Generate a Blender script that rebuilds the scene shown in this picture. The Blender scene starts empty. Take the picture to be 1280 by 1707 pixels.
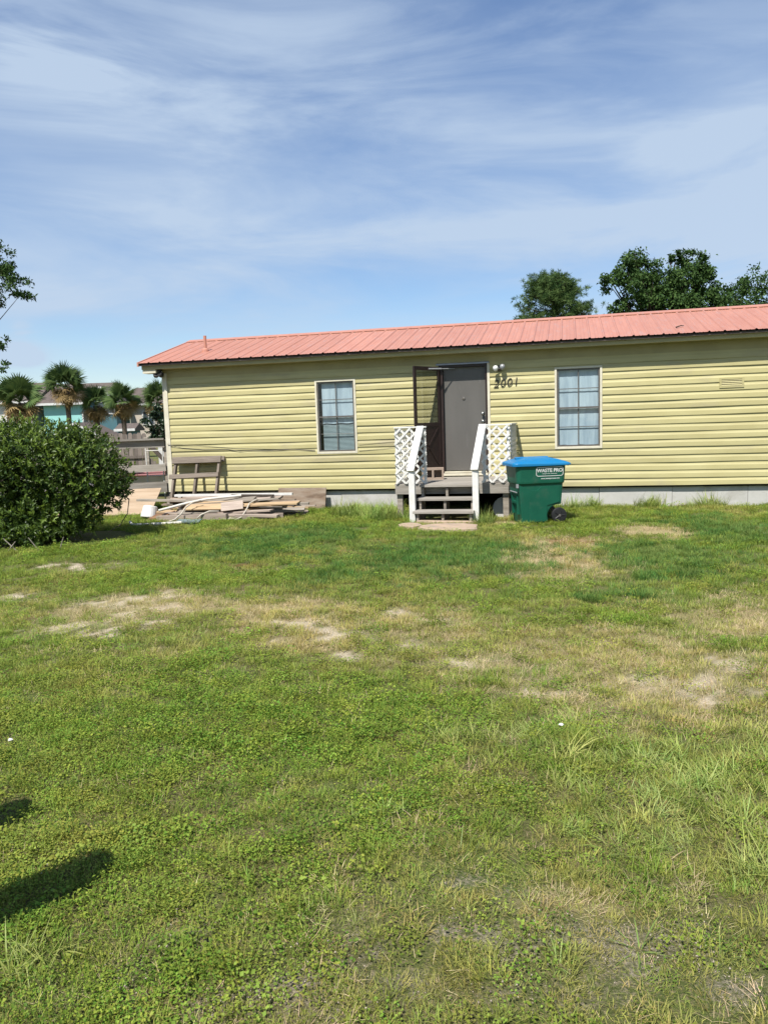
import bpy, math, random
import numpy as np
from mathutils import Matrix, Vector
R = math.radians
C = bpy.context.scene.collection
SC = bpy.context.scene
random.seed(7)
rng = np.random.default_rng(7)

# ------------------------------------------------------------------ camera
EYE = 1.55
th, ro = R(6.6), R(1.9)
f0 = Vector((0, math.cos(th), -math.sin(th))); u0 = Vector((0, math.sin(th), math.cos(th))); r0 = Vector((1, 0, 0))
rr = r0*math.cos(ro) - u0*math.sin(ro); uu = u0*math.cos(ro) + r0*math.sin(ro)
cam_d = bpy.data.cameras.new('camera'); cam = bpy.data.objects.new('camera', cam_d); C.objects.link(cam)
cam.matrix_world = Matrix(((rr.x, uu.x, -f0.x, 0), (rr.y, uu.y, -f0.y, 0), (rr.z, uu.z, -f0.z, EYE), (0, 0, 0, 1)))
cam_d.sensor_fit = 'VERTICAL'; cam_d.sensor_height = 24.0; cam_d.lens = 24.0*1282/1707
cam_d.clip_start = 0.05; cam_d.clip_end = 3000
SC.camera = cam

# ------------------------------------------------------------------ light
SUN_EL = R(55.5); SH = Vector((0.462, 0.887))      # direction in which shadows fall on the ground
sun_d = bpy.data.lights.new('sun', 'SUN'); sun_d.energy = 5.0; sun_d.angle = R(0.53); sun_d.color = (1.0, 0.955, 0.88)
sun = bpy.data.objects.new('sun', sun_d); C.objects.link(sun)
sd = Vector((SH.x*math.cos(SUN_EL), SH.y*math.cos(SUN_EL), -math.sin(SUN_EL)))
sun.rotation_euler = sd.to_track_quat('-Z', 'Y').to_euler(); sun.location = (-20, -40, 60)

world = bpy.data.worlds.new('World'); SC.world = world; world.use_nodes = True
nt = world.node_tree; nt.nodes.clear()
def N(tree, typ, **kw):
    n = tree.nodes.new(typ)
    for k, v in kw.items(): setattr(n, k, v)
    return n
def math_n(tree, op, a, b=None, c=None, clamp=False):
    n = tree.nodes.new('ShaderNodeMath'); n.operation = op; n.use_clamp = clamp
    for i, v in enumerate((a, b, c)):
        if v is None: continue
        if hasattr(v, 'links'): tree.links.new(v, n.inputs[i])
        else: n.inputs[i].default_value = v
    return n.outputs[0]
def build_world():
    L = nt.links.new
    sky = N(nt, 'ShaderNodeTexSky', sky_type='NISHITA', sun_disc=False)
    sky.sun_elevation = SUN_EL; sky.sun_rotation = math.atan2(-SH.x, -SH.y); sky.air_density = 1.0; sky.dust_density = 0.25; sky.ozone_density = 2.5
    tc = N(nt, 'ShaderNodeTexCoord'); sep = N(nt, 'ShaderNodeSeparateXYZ'); L(tc.outputs['Generated'], sep.inputs[0])
    x, y, z = sep.outputs
    def noise(rot, scl, loc, sc, det, rg, dist):
        mp = N(nt, 'ShaderNodeMapping'); L(tc.outputs['Generated'], mp.inputs[0]); mp.inputs['Rotation'].default_value = tuple(R(a) for a in rot); mp.inputs['Scale'].default_value = scl; mp.inputs['Location'].default_value = loc
        n = N(nt, 'ShaderNodeTexNoise'); L(mp.outputs[0], n.inputs['Vector']); n.inputs['Scale'].default_value = sc; n.inputs['Detail'].default_value = det; n.inputs['Roughness'].default_value = rg; n.inputs['Distortion'].default_value = dist; return n.outputs[0]
    def smooth(v, a, b):
        r = N(nt, 'ShaderNodeMapRange', interpolation_type='SMOOTHSTEP'); L(v, r.inputs[0]); r.inputs[1].default_value = a; r.inputs[2].default_value = b; return r.outputs[0]
    big = noise((0, 0, 0), (1, 1, 2.2), (3.1, 1.7, .4), 1.6, 3, .45, .3)          # slow wander
    veil = noise((0, 8, 0), (1, 1, 2.8), (.3, 5.2, 1.1), 1.7, 7, .48, .35)        # soft veils
    wisp = noise((0, 12, 0), (1, 1, 5.0), (2.2, .6, 3.7), 2.8, 9, .58, .55)       # fine wisps
    az = math_n(nt, 'DIVIDE', x, math_n(nt, 'MAXIMUM', math_n(nt, 'ABSOLUTE', y), .25)); el = z
    line = math_n(nt, 'MULTIPLY_ADD', az, -0.12, 0.325); line = math_n(nt, 'ADD', line, math_n(nt, 'MULTIPLY', math_n(nt, 'SUBTRACT', big, .5), .16))
    dd = math_n(nt, 'DIVIDE', math_n(nt, 'SUBTRACT', el, line), 0.075)
    band = math_n(nt, 'DIVIDE', 1.0, math_n(nt, 'MULTIPLY_ADD', dd, dd, 1.0))
    east = smooth(az, -.15, .55)
    m = math_n(nt, 'MULTIPLY', smooth(veil, .38, .66), .38)
    m = math_n(nt, 'MULTIPLY_ADD', smooth(wisp, .43, .70), .25, m)
    m = math_n(nt, 'MULTIPLY_ADD', math_n(nt, 'MULTIPLY', band, smooth(wisp, .20, .66)), .42, m)
    m = math_n(nt, 'MULTIPLY_ADD', east, .12, m)
    low = math_n(nt, 'MULTIPLY', smooth(el, .36, .20), smooth(math_n(nt, 'ADD', math_n(nt, 'MULTIPLY', wisp, .6), math_n(nt, 'MULTIPLY', veil, .5)), .34, .66))
    low = math_n(nt, 'MULTIPLY', low, smooth(el, .085, .17))
    m = math_n(nt, 'MULTIPLY_ADD', low, .46, m)
    for pa, pe, sa, se, k in ((-.485, .098, .040, .012, 1.1), (-.447, .093, .020, .009, .9), (-.452, .118, .012, .009, .7), (-.36, .40, .10, .022, .36), (-.50, .415, .16, .02, .36)):
        da = math_n(nt, 'DIVIDE', math_n(nt, 'SUBTRACT', az, pa), sa); de = math_n(nt, 'DIVIDE', math_n(nt, 'SUBTRACT', math_n(nt, 'MULTIPLY_ADD', math_n(nt, 'SUBTRACT', wisp, .5), .05, el), pe), se)
        q = math_n(nt, 'DIVIDE', k, math_n(nt, 'ADD', 1.0, math_n(nt, 'POWER', math_n(nt, 'MULTIPLY_ADD', da, da, math_n(nt, 'MULTIPLY', de, de)), 2.0))); m = math_n(nt, 'ADD', m, math_n(nt, 'MULTIPLY', q, smooth(wisp, .25, .55)))
    m = math_n(nt, 'MINIMUM', math_n(nt, 'ADD', m, .04), .9)
    hs = N(nt, 'ShaderNodeHueSaturation'); L(sky.outputs[0], hs.inputs['Color']); hs.inputs['Saturation'].default_value = 1.16; hs.inputs['Value'].default_value = .96; hs.inputs['Hue'].default_value = 0.506
    mix = N(nt, 'ShaderNodeMix', data_type='RGBA'); L(m, mix.inputs[0]); L(hs.outputs[0], mix.inputs[6]); mix.inputs[7].default_value = (3.75, 4.6, 5.75, 1)
    bg = N(nt, 'ShaderNodeBackground'); L(mix.outputs[2], bg.inputs[0]); bg.inputs[1].default_value = 0.095
    out = N(nt, 'ShaderNodeOutputWorld'); L(bg.outputs[0], out.inputs[0])
build_world()
SC.view_settings.view_transform = 'Standard'; SC.view_settings.look = 'None'
SC.view_settings.exposure = 0.62; SC.view_settings.gamma = 1.0; SC.view_settings.use_curve_mapping = False
SC.render.engine = 'CYCLES'
SC.cycles.max_bounces = 8; SC.cycles.transparent_max_bounces = 12; SC.cycles.diffuse_bounces = 3; SC.cycles.glossy_bounces = 3

# ------------------------------------------------------------------ materials
def mat(name, c1, c2=None, scale=4., rough=.7, bump=0., bscale=30., stretch=(1, 1, 1), rand=0., spec=.3, metal=0., lo=.35, hi=.65, detail=6, bstretch=None, c3=None, s3=1.5, lo3=.55, hi3=.7):
    if c2 is None: c2 = tuple(x*.82 for x in c1)
    c1, c2, c3 = (tuple(x*.80 for x in c) if c else None for c in (c1, c2, c3))
    m = bpy.data.materials.new(name); m.use_nodes = True; t = m.node_tree; t.nodes.clear(); L = t.links.new
    out = N(t, 'ShaderNodeOutputMaterial'); b = N(t, 'ShaderNodeBsdfPrincipled'); L(b.outputs[0], out.inputs[0])
    b.inputs['Roughness'].default_value = rough; b.inputs['Specular IOR Level'].default_value = spec; b.inputs['Metallic'].default_value = metal
    tc = N(t, 'ShaderNodeTexCoord'); oi = N(t, 'ShaderNodeObjectInfo')
    off = N(t, 'ShaderNodeVectorMath', operation='ADD'); L(tc.outputs['Object'], off.inputs[0]); L(math_n(t, 'MULTIPLY', oi.outputs['Random'], 41.7), off.inputs[1])
    def noise(sc, st, det=detail):
        mp = N(t, 'ShaderNodeMapping'); L(off.outputs[0], mp.inputs[0]); mp.inputs['Scale'].default_value = st
        n = N(t, 'ShaderNodeTexNoise'); L(mp.outputs[0], n.inputs['Vector']); n.inputs['Scale'].default_value = sc; n.inputs['Detail'].default_value = det; n.inputs['Roughness'].default_value = .6
        return n.outputs[0]
    def rng_(s, a, b_):
        r = N(t, 'ShaderNodeMapRange'); L(s, r.inputs[0]); r.inputs[1].default_value = a; r.inputs[2].default_value = b_; return r.outputs[0]
    def cmix(fac, a, b_):
        x = N(t, 'ShaderNodeMix', data_type='RGBA'); L(fac, x.inputs[0])
        for s, i in ((a, 6), (b_, 7)):
            if isinstance(s, tuple): x.inputs[i].default_value = (*s, 1)
            else: L(s, x.inputs[i])
        return x.outputs[2]
    col = cmix(rng_(noise(scale, stretch), lo, hi), c1, c2)
    if c3: col = cmix(rng_(noise(s3, stretch if stretch != (1, 1, 1) else (1, 1, 1)), lo3, hi3), col, c3)
    if rand:
        h = N(t, 'ShaderNodeHueSaturation'); L(col, h.inputs['Color']); L(math_n(t, 'MULTIPLY_ADD', oi.outputs['Random'], 2*rand, 1-rand), h.inputs['Value']); col = h.outputs[0]
    L(col, b.inputs['Base Color'])
    if bump:
        bp = N(t, 'ShaderNodeBump'); L(noise(bscale, bstretch or stretch, 4), bp.inputs['Height']); bp.inputs['Strength'].default_value = bump; bp.inputs['Distance'].default_value = .01
        L(bp.outputs[0], b.inputs['Normal'])
    return m
def leaf_mat(name, c1, c2, trans=.35, rough=.45, spec=.35, inst=False, c_old=None):
    """colour runs from c1 to c2 by a per-leaf tint; scattered plants add a per-plant tint"""
    m = bpy.data.materials.new(name); m.use_nodes = True; t = m.node_tree; t.nodes.clear(); L = t.links.new
    out = N(t, 'ShaderNodeOutputMaterial'); b = N(t, 'ShaderNodeBsdfPrincipled'); tr = N(t, 'ShaderNodeBsdfTranslucent'); mx = N(t, 'ShaderNodeMixShader')
    a = N(t, 'ShaderNodeAttribute', attribute_name='tint')
    x = N(t, 'ShaderNodeMix', data_type='RGBA'); L(a.outputs['Fac'], x.inputs[0]); x.inputs[6].default_value = (*c1, 1); x.inputs[7].default_value = (*c2, 1)
    col = x.outputs[2]
    if inst:
        ia = N(t, 'ShaderNodeAttribute', attribute_name='ptint', attribute_type='INSTANCER')
        y = N(t, 'ShaderNodeMix', data_type='RGBA'); L(math_n(t, 'MULTIPLY', ia.outputs['Fac'], .85), y.inputs[0]); L(col, y.inputs[6]); y.inputs[7].default_value = (*(c_old or c2), 1)
        h = N(t, 'ShaderNodeHueSaturation'); L(y.outputs[2], h.inputs['Color']); oi = N(t, 'ShaderNodeObjectInfo')
        L(math_n(t, 'MULTIPLY_ADD', oi.outputs['Random'], .6, .68), h.inputs['Value']); L(math_n(t, 'MULTIPLY_ADD', math_n(t, 'FRACT', math_n(t, 'MULTIPLY', oi.outputs['Random'], 7.31)), -.055, .518), h.inputs['Hue']); col = h.outputs[0]
    L(col, b.inputs['Base Color']); L(col, tr.inputs[0]); b.inputs['Roughness'].default_value = rough; b.inputs['Specular IOR Level'].default_value = spec
    mx.inputs[0].default_value = trans; L(b.outputs[0], mx.inputs[1]); L(tr.outputs[0], mx.inputs[2]); L(mx.outputs[0], out.inputs[0])
    return m
def glass_mat(name, tint=(.9, .95, .96), refl=1.0, rough=.02):
    m = bpy.data.materials.new(name); m.use_nodes = True; t = m.node_tree; t.nodes.clear(); L = t.links.new
    out = N(t, 'ShaderNodeOutputMaterial'); tr = N(t, 'ShaderNodeBsdfTransparent'); tr.inputs[0].default_value = (*tint, 1)
    g = N(t, 'ShaderNodeBsdfGlossy'); g.inputs['Roughness'].default_value = rough; fr = N(t, 'ShaderNodeLayerWeight'); fr.inputs[0].default_value = .5
    mx = N(t, 'ShaderNodeMixShader'); L(math_n(t, 'MULTIPLY', math_n(t, 'MULTIPLY_ADD', math_n(t, 'POWER', fr.outputs['Facing'], 5.0), .95, .045), refl, clamp=True), mx.inputs[0]); L(tr.outputs[0], mx.inputs[1]); L(g.outputs[0], mx.inputs[2]); L(mx.outputs[0], out.inputs[0])
    return m
WL = (1., 14., 14.)
M = dict(
    siding=mat('yellow_vinyl', (.535, .485, .245), (.47, .42, .20), 1.2, .55, .05, 6, (1, 1, 3), .045, .35, c3=(.42, .37, .215), s3=.8),
    cream=mat('cream_trim', (.74, .70, .56), (.62, .57, .44), 7, .55, .05, 20, (1, 1, 1)),
    olive=mat('soffit_vinyl', (.44, .39, .205), (.38, .335, .175), 3, .6),
    roof=mat('salmon_metal_roof', (.54, .25, .177), (.485, .215, .152), 1.4, .46, .03, 8, (6, 1, 1), .05, .45, c3=(.475, .27, .225), s3=3),
    deckwood=mat('weathered_grey_wood', (.40, .37, .325), (.27, .245, .21), 2.2, .85, .35, 10, WL, .16, .15),
    oldwood=mat('old_silver_wood', (.38, .34, .285), (.21, .18, .15), 2.4, .9, .4, 9, WL, .25, .1),
    brownwood=mat('brown_board', (.24, .17, .12), (.33, .27, .21), 3, .85, .3, 8, (1, 5, 5), .15, .1, c3=(.13, .09, .065), s3=2),
    pinkwood=mat('bleached_plank', (.44, .365, .305), (.31, .25, .21), 2.2, .85, .35, 9, WL, .22, .1),
    tanwood=mat('fresh_plank', (.52, .38, .23), (.40, .28, .17), 2.0, .85, .3, 9, WL, .15, .1),
    plywood=mat('plywood', (.50, .385, .275), (.42, .315, .215), 1.3, .8, .2, 6, (1, 6, 6), .1, .15, c3=(.36, .26, .175), s3=1.1),
    darkwood=mat('dark_wet_wood', (.075, .06, .05), (.12, .10, .085), 3, .85, .3, 9, WL, .2, .1),
    fence=mat('grey_brown_picket', (.27, .23, .20), (.18, .15, .13), 3, .9, .3, 8, (8, 8, 1), .25, .1),
    white=mat('white_paint', (.80, .79, .76), (.70, .69, .65), 9, .5, .06, 30, (1, 1, 1), .03, c3=(.55, .53, .47), s3=6, lo3=.62, hi3=.8),
    pvc=mat('white_pvc', (.74, .72, .66), (.62, .59, .52), 6, .4),
    rope=mat('pale_hose', (.55, .50, .42), None, 6, .6),
    skirt=mat('cement_skirt', (.58, .57, .54), (.49, .48, .45), 2.5, .9, .3, 25, (1, 1, 1), 0, .1, c3=(.40, .385, .34), s3=1.6),
    dark=mat('dark_void', (.012, .012, .012), None, 3, .9, spec=.1),  # near-black: stands in for shade in hollows, also colours black parts
    bronze=mat('bronze_frame', (.105, .095, .085), (.14, .13, .115), 12, .45, spec=.4),
    brown=mat('brown_storm_door', (.034, .020, .017), (.026, .015, .013), 8, .4, spec=.4),
    door=mat('grey_door', (.135, .128, .118), (.115, .109, .10), 1.6, .42, .10, 2.2, (2.5, 1, .5), 0, .4, c3=(.215, .205, .195), s3=1.6, lo3=.58, hi3=.78),  # paler streaks put reflections off dented metal into the colour
    metal=mat('dull_metal', (.5, .5, .48), (.35, .35, .33), 20, .3, metal=.9),
    black=mat('black_plastic', (.015, .015, .016), (.022, .022, .023), 20, .5, spec=.4),
    curtain=mat('white_curtain', (.66, .70, .74), (.52, .57, .62), 3.5, .9, .08, 9, (2.5, 1, .35), c3=(.42, .47, .53), s3=3.0, lo3=.48, hi3=.66),
    blind=mat('grey_blind', (.34, .385, .385), (.28, .32, .325), 6, .6),
    bulb=mat('frosted_bulb', (.82, .82, .80), (.75, .75, .73), 20, .2, spec=.5),
    block=mat('cinder_block', (.40, .31, .245), (.33, .255, .20), 18, .95, .6, 90),
    stone=mat('tan_stone', (.50, .37, .265), (.40, .30, .225), 5, .9, .4, 35, rand=.1, c3=(.32, .27, .21), s3=4),
    green=mat('green_bin_plastic', (.005, .095, .056), (.008, .112, .066), 6, .45, .04, 60, spec=.4, c3=(.06, .125, .085), s3=5, lo3=.55, hi3=.85),
    lid=mat('blue_bin_lid', (.004, .185, .44), (.012, .19, .41), 8, .38, .03, 50, spec=.4),
    print=mat('white_print', (.82, .83, .80), None, 5, .5),
    rackwood=mat('rack_wood', (.27, .225, .185), (.17, .14, .115), 2.6, .9, .35, 9, WL, .2, .1),
    bark=mat('bark', (.09, .07, .055), (.05, .04, .032), 5, .95, .6, 14, (3, 3, .7)),
    palmbark=mat('palm_bark', (.16, .125, .095), (.085, .065, .05), 7, .95, .7, 18, (1, 1, 2.5)),
    hroof=mat('brown_shingle', (.155, .125, .11), (.11, .088, .078), 6, .9, .2, 30),
    hturq=mat('turquoise_wall', (.34, .68, .65), (.31, .64, .61), 2, .7),
    hteal=mat('teal_wall', (.085, .19, .215), (.075, .17, .195), 2, .7),
    hbeige=mat('beige_wall', (.58, .51, .43), (.52, .46, .38), 2, .7),
    hwhite=mat('far_white_trim', (.72, .72, .70), None, 4, .6),
    hglass=mat('far_window', (.05, .07, .09), None, 4, .12, spec=.6),
    red=mat('faded_red', (.30, .12, .12), (.26, .10, .10), 5, .6),
    lav=mat('pale_hull', (.66, .61, .62), (.56, .52, .53), 4, .6),
    rust=mat('rust_scrap', (.30, .17, .09), (.18, .10, .06), 8, .95, .5, 30),
    gscrap=mat('green_grey_scrap', (.20, .26, .27), (.15, .2, .2), 8, .8),
    galv=mat('galvanised', (.40, .41, .42), (.33, .34, .35), 8, .45, metal=.3),
)
GL_WIN = glass_mat('window_glass', (.80, .88, .90), 1.3); GL_ST = glass_mat('storm_glass', (.72, .73, .70), 1.2)
LF = dict(
    bush=leaf_mat('bush_leaf', (.014, .040, .008), (.145, .215, .027), .25, .42, .35),
    oak=leaf_mat('oak_leaf', (.032, .072, .019), (.078, .135, .034), .28, .6, .14),
    pine=leaf_mat('pine_needle', (.034, .078, .024), (.11, .165, .050), .28, .6, .12),
    frond=leaf_mat('palm_green', (.04, .08, .028), (.11, .16, .05), .25, .55, .12),
    dry=leaf_mat('palm_dry', (.21, .145, .062), (.33, .24, .105), .25, .7, .2),
    darkshrub=leaf_mat('dark_shrub_leaf', (.012, .03, .012), (.03, .055, .02), .15, .4, .4),
    clover=leaf_mat('clover_leaf', (.092, .198, .020), (.24, .33, .050), .36, .6, .15, True, (.285, .30, .062)),
    grass=leaf_mat('grass_blade', (.108, .208, .023), (.26, .335, .058), .36, .6, .15, True, (.45, .395, .13)),
    longgrass=leaf_mat('long_grass_blade', (.165, .275, .045), (.33, .405, .12), .34, .5, .2, True, (.42, .42, .16)),
    lushgrass=leaf_mat('lush_grass_blade', (.050, .150, .028), (.13, .235, .050), .34, .6, .15, True, (.20, .25, .07)),
    crumb=leaf_mat('soil_crumb', (.12, .095, .07), (.40, .345, .265), 0, .95, .05),
    straw=leaf_mat('straw', (.46, .37, .19), (.62, .52, .31), .2, .8, .15, True, (.50, .42, .24)),
)

# ------------------------------------------------------------------ mesh helpers
def tag(o, label=None, cat=None, group=None, kind=None):
    if label: o['label'] = label
    if cat: o['category'] = cat
    if group: o['group'] = group
    if kind: o['kind'] = kind
    return o
def thing(name, label, cat, loc=(0, 0, 0), rz=0., group=None):
    o = bpy.data.objects.new(name, None); o.empty_display_size = .2; C.objects.link(o)
    o.location = loc; o.rotation_euler = (0, 0, rz)
    return tag(o, label, cat, group)
def link(name, me, m=None, parent=None, loc=(0, 0, 0), rot=None):
    o = bpy.data.objects.new(name, me); C.objects.link(o)
    if m and not me.materials: me.materials.append(m)
    o.location = loc
    if rot is not None: o.rotation_euler = rot
    if parent: o.parent = parent
    return o
class MB:
    def __init__(s): s.v = []; s.f = []
    def add(s, v, f):
        n = len(s.v); s.v += [tuple(p) for p in v]; s.f += [tuple(i+n for i in q) for q in f]; return s
    def box(s, a, b):
        x0, y0, z0 = a; x1, y1, z1 = b
        x0, x1 = min(x0, x1), max(x0, x1); y0, y1 = min(y0, y1), max(y0, y1); z0, z1 = min(z0, z1), max(z0, z1)
        return s.add([(x0,y0,z0),(x1,y0,z0),(x1,y1,z0),(x0,y1,z0),(x0,y0,z1),(x1,y0,z1),(x1,y1,z1),(x0,y1,z1)],
                     [(0,3,2,1),(4,5,6,7),(0,1,5,4),(1,2,6,5),(2,3,7,6),(3,0,4,7)])
    def prism(s, poly, axis, a, b):
        """poly: 2-D outline; extruded along axis from a to b"""
        n = len(poly); mk = {0: lambda p, t: (t, p[0], p[1]), 1: lambda p, t: (p[0], t, p[1]), 2: lambda p, t: (p[0], p[1], t)}[axis]
        v = [mk(p, a) for p in poly]+[mk(p, b) for p in poly]
        f = [tuple(range(n)), tuple(range(2*n-1, n-1, -1))]+[(i, i+n, (i+1) % n+n, (i+1) % n) for i in range(n)]
        return s.add(v, f)
    def tube(s, pts, r, n=8, cap=True):
        pts = [Vector(p) for p in pts]; rs = r if isinstance(r, (list, tuple)) else [r]*len(pts); v = []; f = []
        for i, p in enumerate(pts):
            d = (pts[min(i+1, len(pts)-1)]-pts[max(i-1, 0)]).normalized()
            a = d.orthogonal().normalized() if i == 0 else (a - d*a.dot(d)).normalized()
            b = d.cross(a)
            for k in range(n):
                t = 2*math.pi*k/n; v.append(p+(a*math.cos(t)+b*math.sin(t))*rs[i])
        for i in range(len(pts)-1):
            for k in range(n): f.append((i*n+k, i*n+(k+1) % n, (i+1)*n+(k+1) % n, (i+1)*n+k))
        if cap: f += [tuple(range(n-1, -1, -1)), tuple(range((len(pts)-1)*n, len(pts)*n))]
        return s.add(v, f)
    def lathe(s, prof, n=16, c=(0, 0, 0), axis=2):
        v = []; f = []
        for r, z in prof:
            for k in range(n):
                t = 2*math.pi*k/n; p = [r*math.cos(t), r*math.sin(t), z]
                if axis == 1: p = [p[0], p[2], p[1]]
                if axis == 0: p = [p[2], p[0], p[1]]
                v.append((p[0]+c[0], p[1]+c[1], p[2]+c[2]))
        for i in range(len(prof)-1):
            for k in range(n): f.append((i*n+k, i*n+(k+1) % n, (i+1)*n+(k+1) % n, (i+1)*n+k))
        f += [tuple(range(n-1, -1, -1)), tuple(range((len(prof)-1)*n, len(prof)*n))]
        return s.add(v, f)
    def mesh(s, name, smooth=False):
        me = bpy.data.meshes.new(name); me.from_pydata(s.v, [], s.f); me.update()
        if smooth: me.shade_smooth()
        return me
    def build(s, name, m, parent=None, loc=(0, 0, 0), rot=None, smooth=False): return link(name, s.mesh(name, smooth), m, parent, loc, rot)
def bevel(o, w=.004, seg=2):
    b = o.modifiers.new('bevel', 'BEVEL'); b.width = w; b.segments = seg; b.limit_method = 'ANGLE'; return o
def board(name, m, p0, p1, w, t, parent=None, up=(0, 0, 1), warp=0., sm=None):
    """plank of its own from p0 to p1; w = width across, t = thickness along up"""
    p0, p1 = Vector(p0), Vector(p1); d = p1-p0; L_ = d.length; d.normalize(); up = Vector(up); side = up.cross(d)
    if side.length < 1e-4: side = Vector((0, 1, 0)).cross(d)
    side.normalize(); up = d.cross(side)
    n = 5 if warp else 1; b = MB(); v = []
    ph = random.random()*6
    for i in range(n+1):
        x = L_*(i/n-.5); k = warp*math.sin(ph+3.0*i/n)
        for y, z in ((-w/2, -t/2), (w/2, -t/2), (w/2, t/2), (-w/2, t/2)): v.append((x, y+(random.uniform(-1, 1)*warp*.2), z+k))
    f = [(3, 2, 1, 0), (4*n, 4*n+1, 4*n+2, 4*n+3)]
    for i in range(n):
        for k in range(4): f.append((4*i+k, 4*i+(k+1) % 4, 4*i+4+(k+1) % 4, 4*i+4+k))
    b.add(v, f)
    o = link(name, b.mesh(name), m, parent)
    mt = Matrix(((d.x, side.x, up.x, 0), (d.y, side.y, up.y, 0), (d.z, side.z, up.z, 0), (0, 0, 0, 1)))
    o.rotation_euler = mt.to_euler(); o.location = (p0+p1)/2
    return o
def np_mesh(name, verts, faces, tint=None, m=None):
    """verts (n,3), faces (k,3 or 4) numpy; tint per face"""
    verts = np.asarray(verts, np.float32); faces = np.asarray(faces, np.int32); k, q = faces.shape
    me = bpy.data.meshes.new(name); me.vertices.add(len(verts)); me.vertices.foreach_set('co', verts.ravel())
    me.loops.add(k*q); me.loops.foreach_set('vertex_index', faces.ravel()); me.polygons.add(k)
    me.polygons.foreach_set('loop_start', np.arange(0, k*q, q, dtype=np.int32))
    me.update(calc_edges=True)
    if tint is not None:
        a = me.attributes.new('tint', 'FLOAT', 'FACE'); a.data.foreach_set('value', np.asarray(tint, np.float32))
    if m: me.materials.append(m)
    return me
def nrm(a): return a/np.maximum(np.linalg.norm(a, axis=-1, keepdims=True), 1e-9)
def leaf_geo(P, D, Nn, L, W, tint, fold=.18, droop=.1):
    """folded lens-shaped leaves, two triangles a side"""
    n = len(P); D = nrm(D); S = nrm(np.cross(D, Nn)); U = np.cross(S, D); L = np.broadcast_to(np.asarray(L, float), (n,))[:, None]; W = np.broadcast_to(np.asarray(W, float), (n,))[:, None]
    mid = P+D*L*.45
    v = np.stack([P, mid+S*W*.5+U*W*fold, P+D*L-U*L*droop, mid-S*W*.5+U*W*fold], 1).reshape(-1, 3)
    i = np.arange(n)[:, None]*4; f = np.concatenate([i+[0, 1, 2], i+[0, 2, 3]], 1).reshape(-1, 3)
    return v, f, np.repeat(tint, 2)
def blade_geo(P, az, L, W, lean, curl, tint):
    """grass blades: bent tapering strips of three segments"""
    n = len(P); H = np.stack([np.cos(az), np.sin(az), 0*az], 1); S = np.stack([-np.sin(az), np.cos(az), 0*az], 1)
    rows = []
    pos = P.copy(); ang = lean.copy()
    for k in range(4):
        w = W*(1, .9, .62, .0)[k]
        rows += [pos-S*(w/2)[:, None], pos+S*(w/2)[:, None]] if k < 3 else [pos]
        st = L/3
        pos = pos+H*(np.sin(ang)*st)[:, None]+np.array([0, 0, 1.])*(np.cos(ang)*st)[:, None]
        ang = ang+curl
    v = np.stack(rows, 1).reshape(-1, 3); i = np.arange(n)[:, None]*7
    f = np.concatenate([i+[0, 1, 3], i+[0, 3, 2], i+[2, 3, 5], i+[2, 5, 4], i+[4, 5, 6]], 1).reshape(-1, 3)
    return v, f, np.repeat(tint, 5)
def join_geo(gs):
    V, F, T = [], [], []; n = 0
    for v, f, t in gs: V.append(v); F.append(f+n); T.append(t); n += len(v)
    return np.concatenate(V), np.concatenate(F), np.concatenate(T)
def vnoise(x, y, sc, seed, oct_=4):
    """value noise, about 0..1"""
    out = 0; amp = 1; tot = 0
    for o in range(oct_):
        r = np.random.default_rng(seed+o); g = r.random((64, 64)); X = x/sc*2**o+17.3*o+100; Y = y/sc*2**o+9.1*o+100
        ix = np.floor(X).astype(int); iy = np.floor(Y).astype(int); fx = X-ix; fy = Y-iy; fx = fx*fx*(3-2*fx); fy = fy*fy*(3-2*fy)
        a = g[ix % 64, iy % 64]; b = g[(ix+1) % 64, iy % 64]; c = g[ix % 64, (iy+1) % 64]; d = g[(ix+1) % 64, (iy+1) % 64]
        out = out+amp*((a*(1-fx)+b*fx)*(1-fy)+(c*(1-fx)+d*fx)*fy); tot += amp; amp *= .55
    return out/tot
def text_mesh(s, size, shear=0., ext=.002, spacing=1., bold=0.):
    cu = bpy.data.curves.new('lettering', 'FONT'); cu.body = s; cu.size = size; cu.shear = shear; cu.extrude = ext; cu.align_x = 'CENTER'; cu.align_y = 'CENTER'; cu.space_character = spacing; cu.offset = size*bold
    o = bpy.data.objects.new('lettering', cu); me = bpy.data.meshes.new_from_object(o); bpy.data.objects.remove(o); return me

# ------------------------------------------------------------------ ground
YAW = R(13.5); HP = Vector((0, 14.0, 0))
def HW(u, v, w=0.):        # point given along the front wall (u), out from it (v), up (w)
    return Vector((HP.x+u*math.cos(YAW)-v*math.sin(YAW), HP.y-u*math.sin(YAW)-v*math.cos(YAW), w))
def house_uv(x, y):
    dx, dy = x-HP.x, y-HP.y
    return dx*math.cos(YAW)-dy*math.sin(YAW), -dx*math.sin(YAW)-dy*math.cos(YAW)
SAND = [(-2.02,7.19,.26,.22),(-2.31,6.91,.38,.3),(-2.65,6.08,.30,.18),(-1.91,6.11,.18,.18),(-2.16,5.93,.25,.17),(-3.62,7.3,.3,.25),(-3.64,8.98,.6,.25),(-.63,5.82,.2,.25),(-.3,5.11,.14,.18),(-.03,4.95,.1,.16),(.48,4.87,.17,.13),(-.41,5.98,.19,.15),(.14,5.25,.17,.18),(1.56,4.4,.21,.12),(2.18,4.62,.16,.2),(1.74,4.06,.13,.08),(.86,4.26,.14,.08),(2.12,4.24,.12,.1),(1.22,4.33,.1,.08),(.68,4.91,.19,.13),(.07,6.21,.15,.2),(.44,5.87,.19,.18)]
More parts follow.
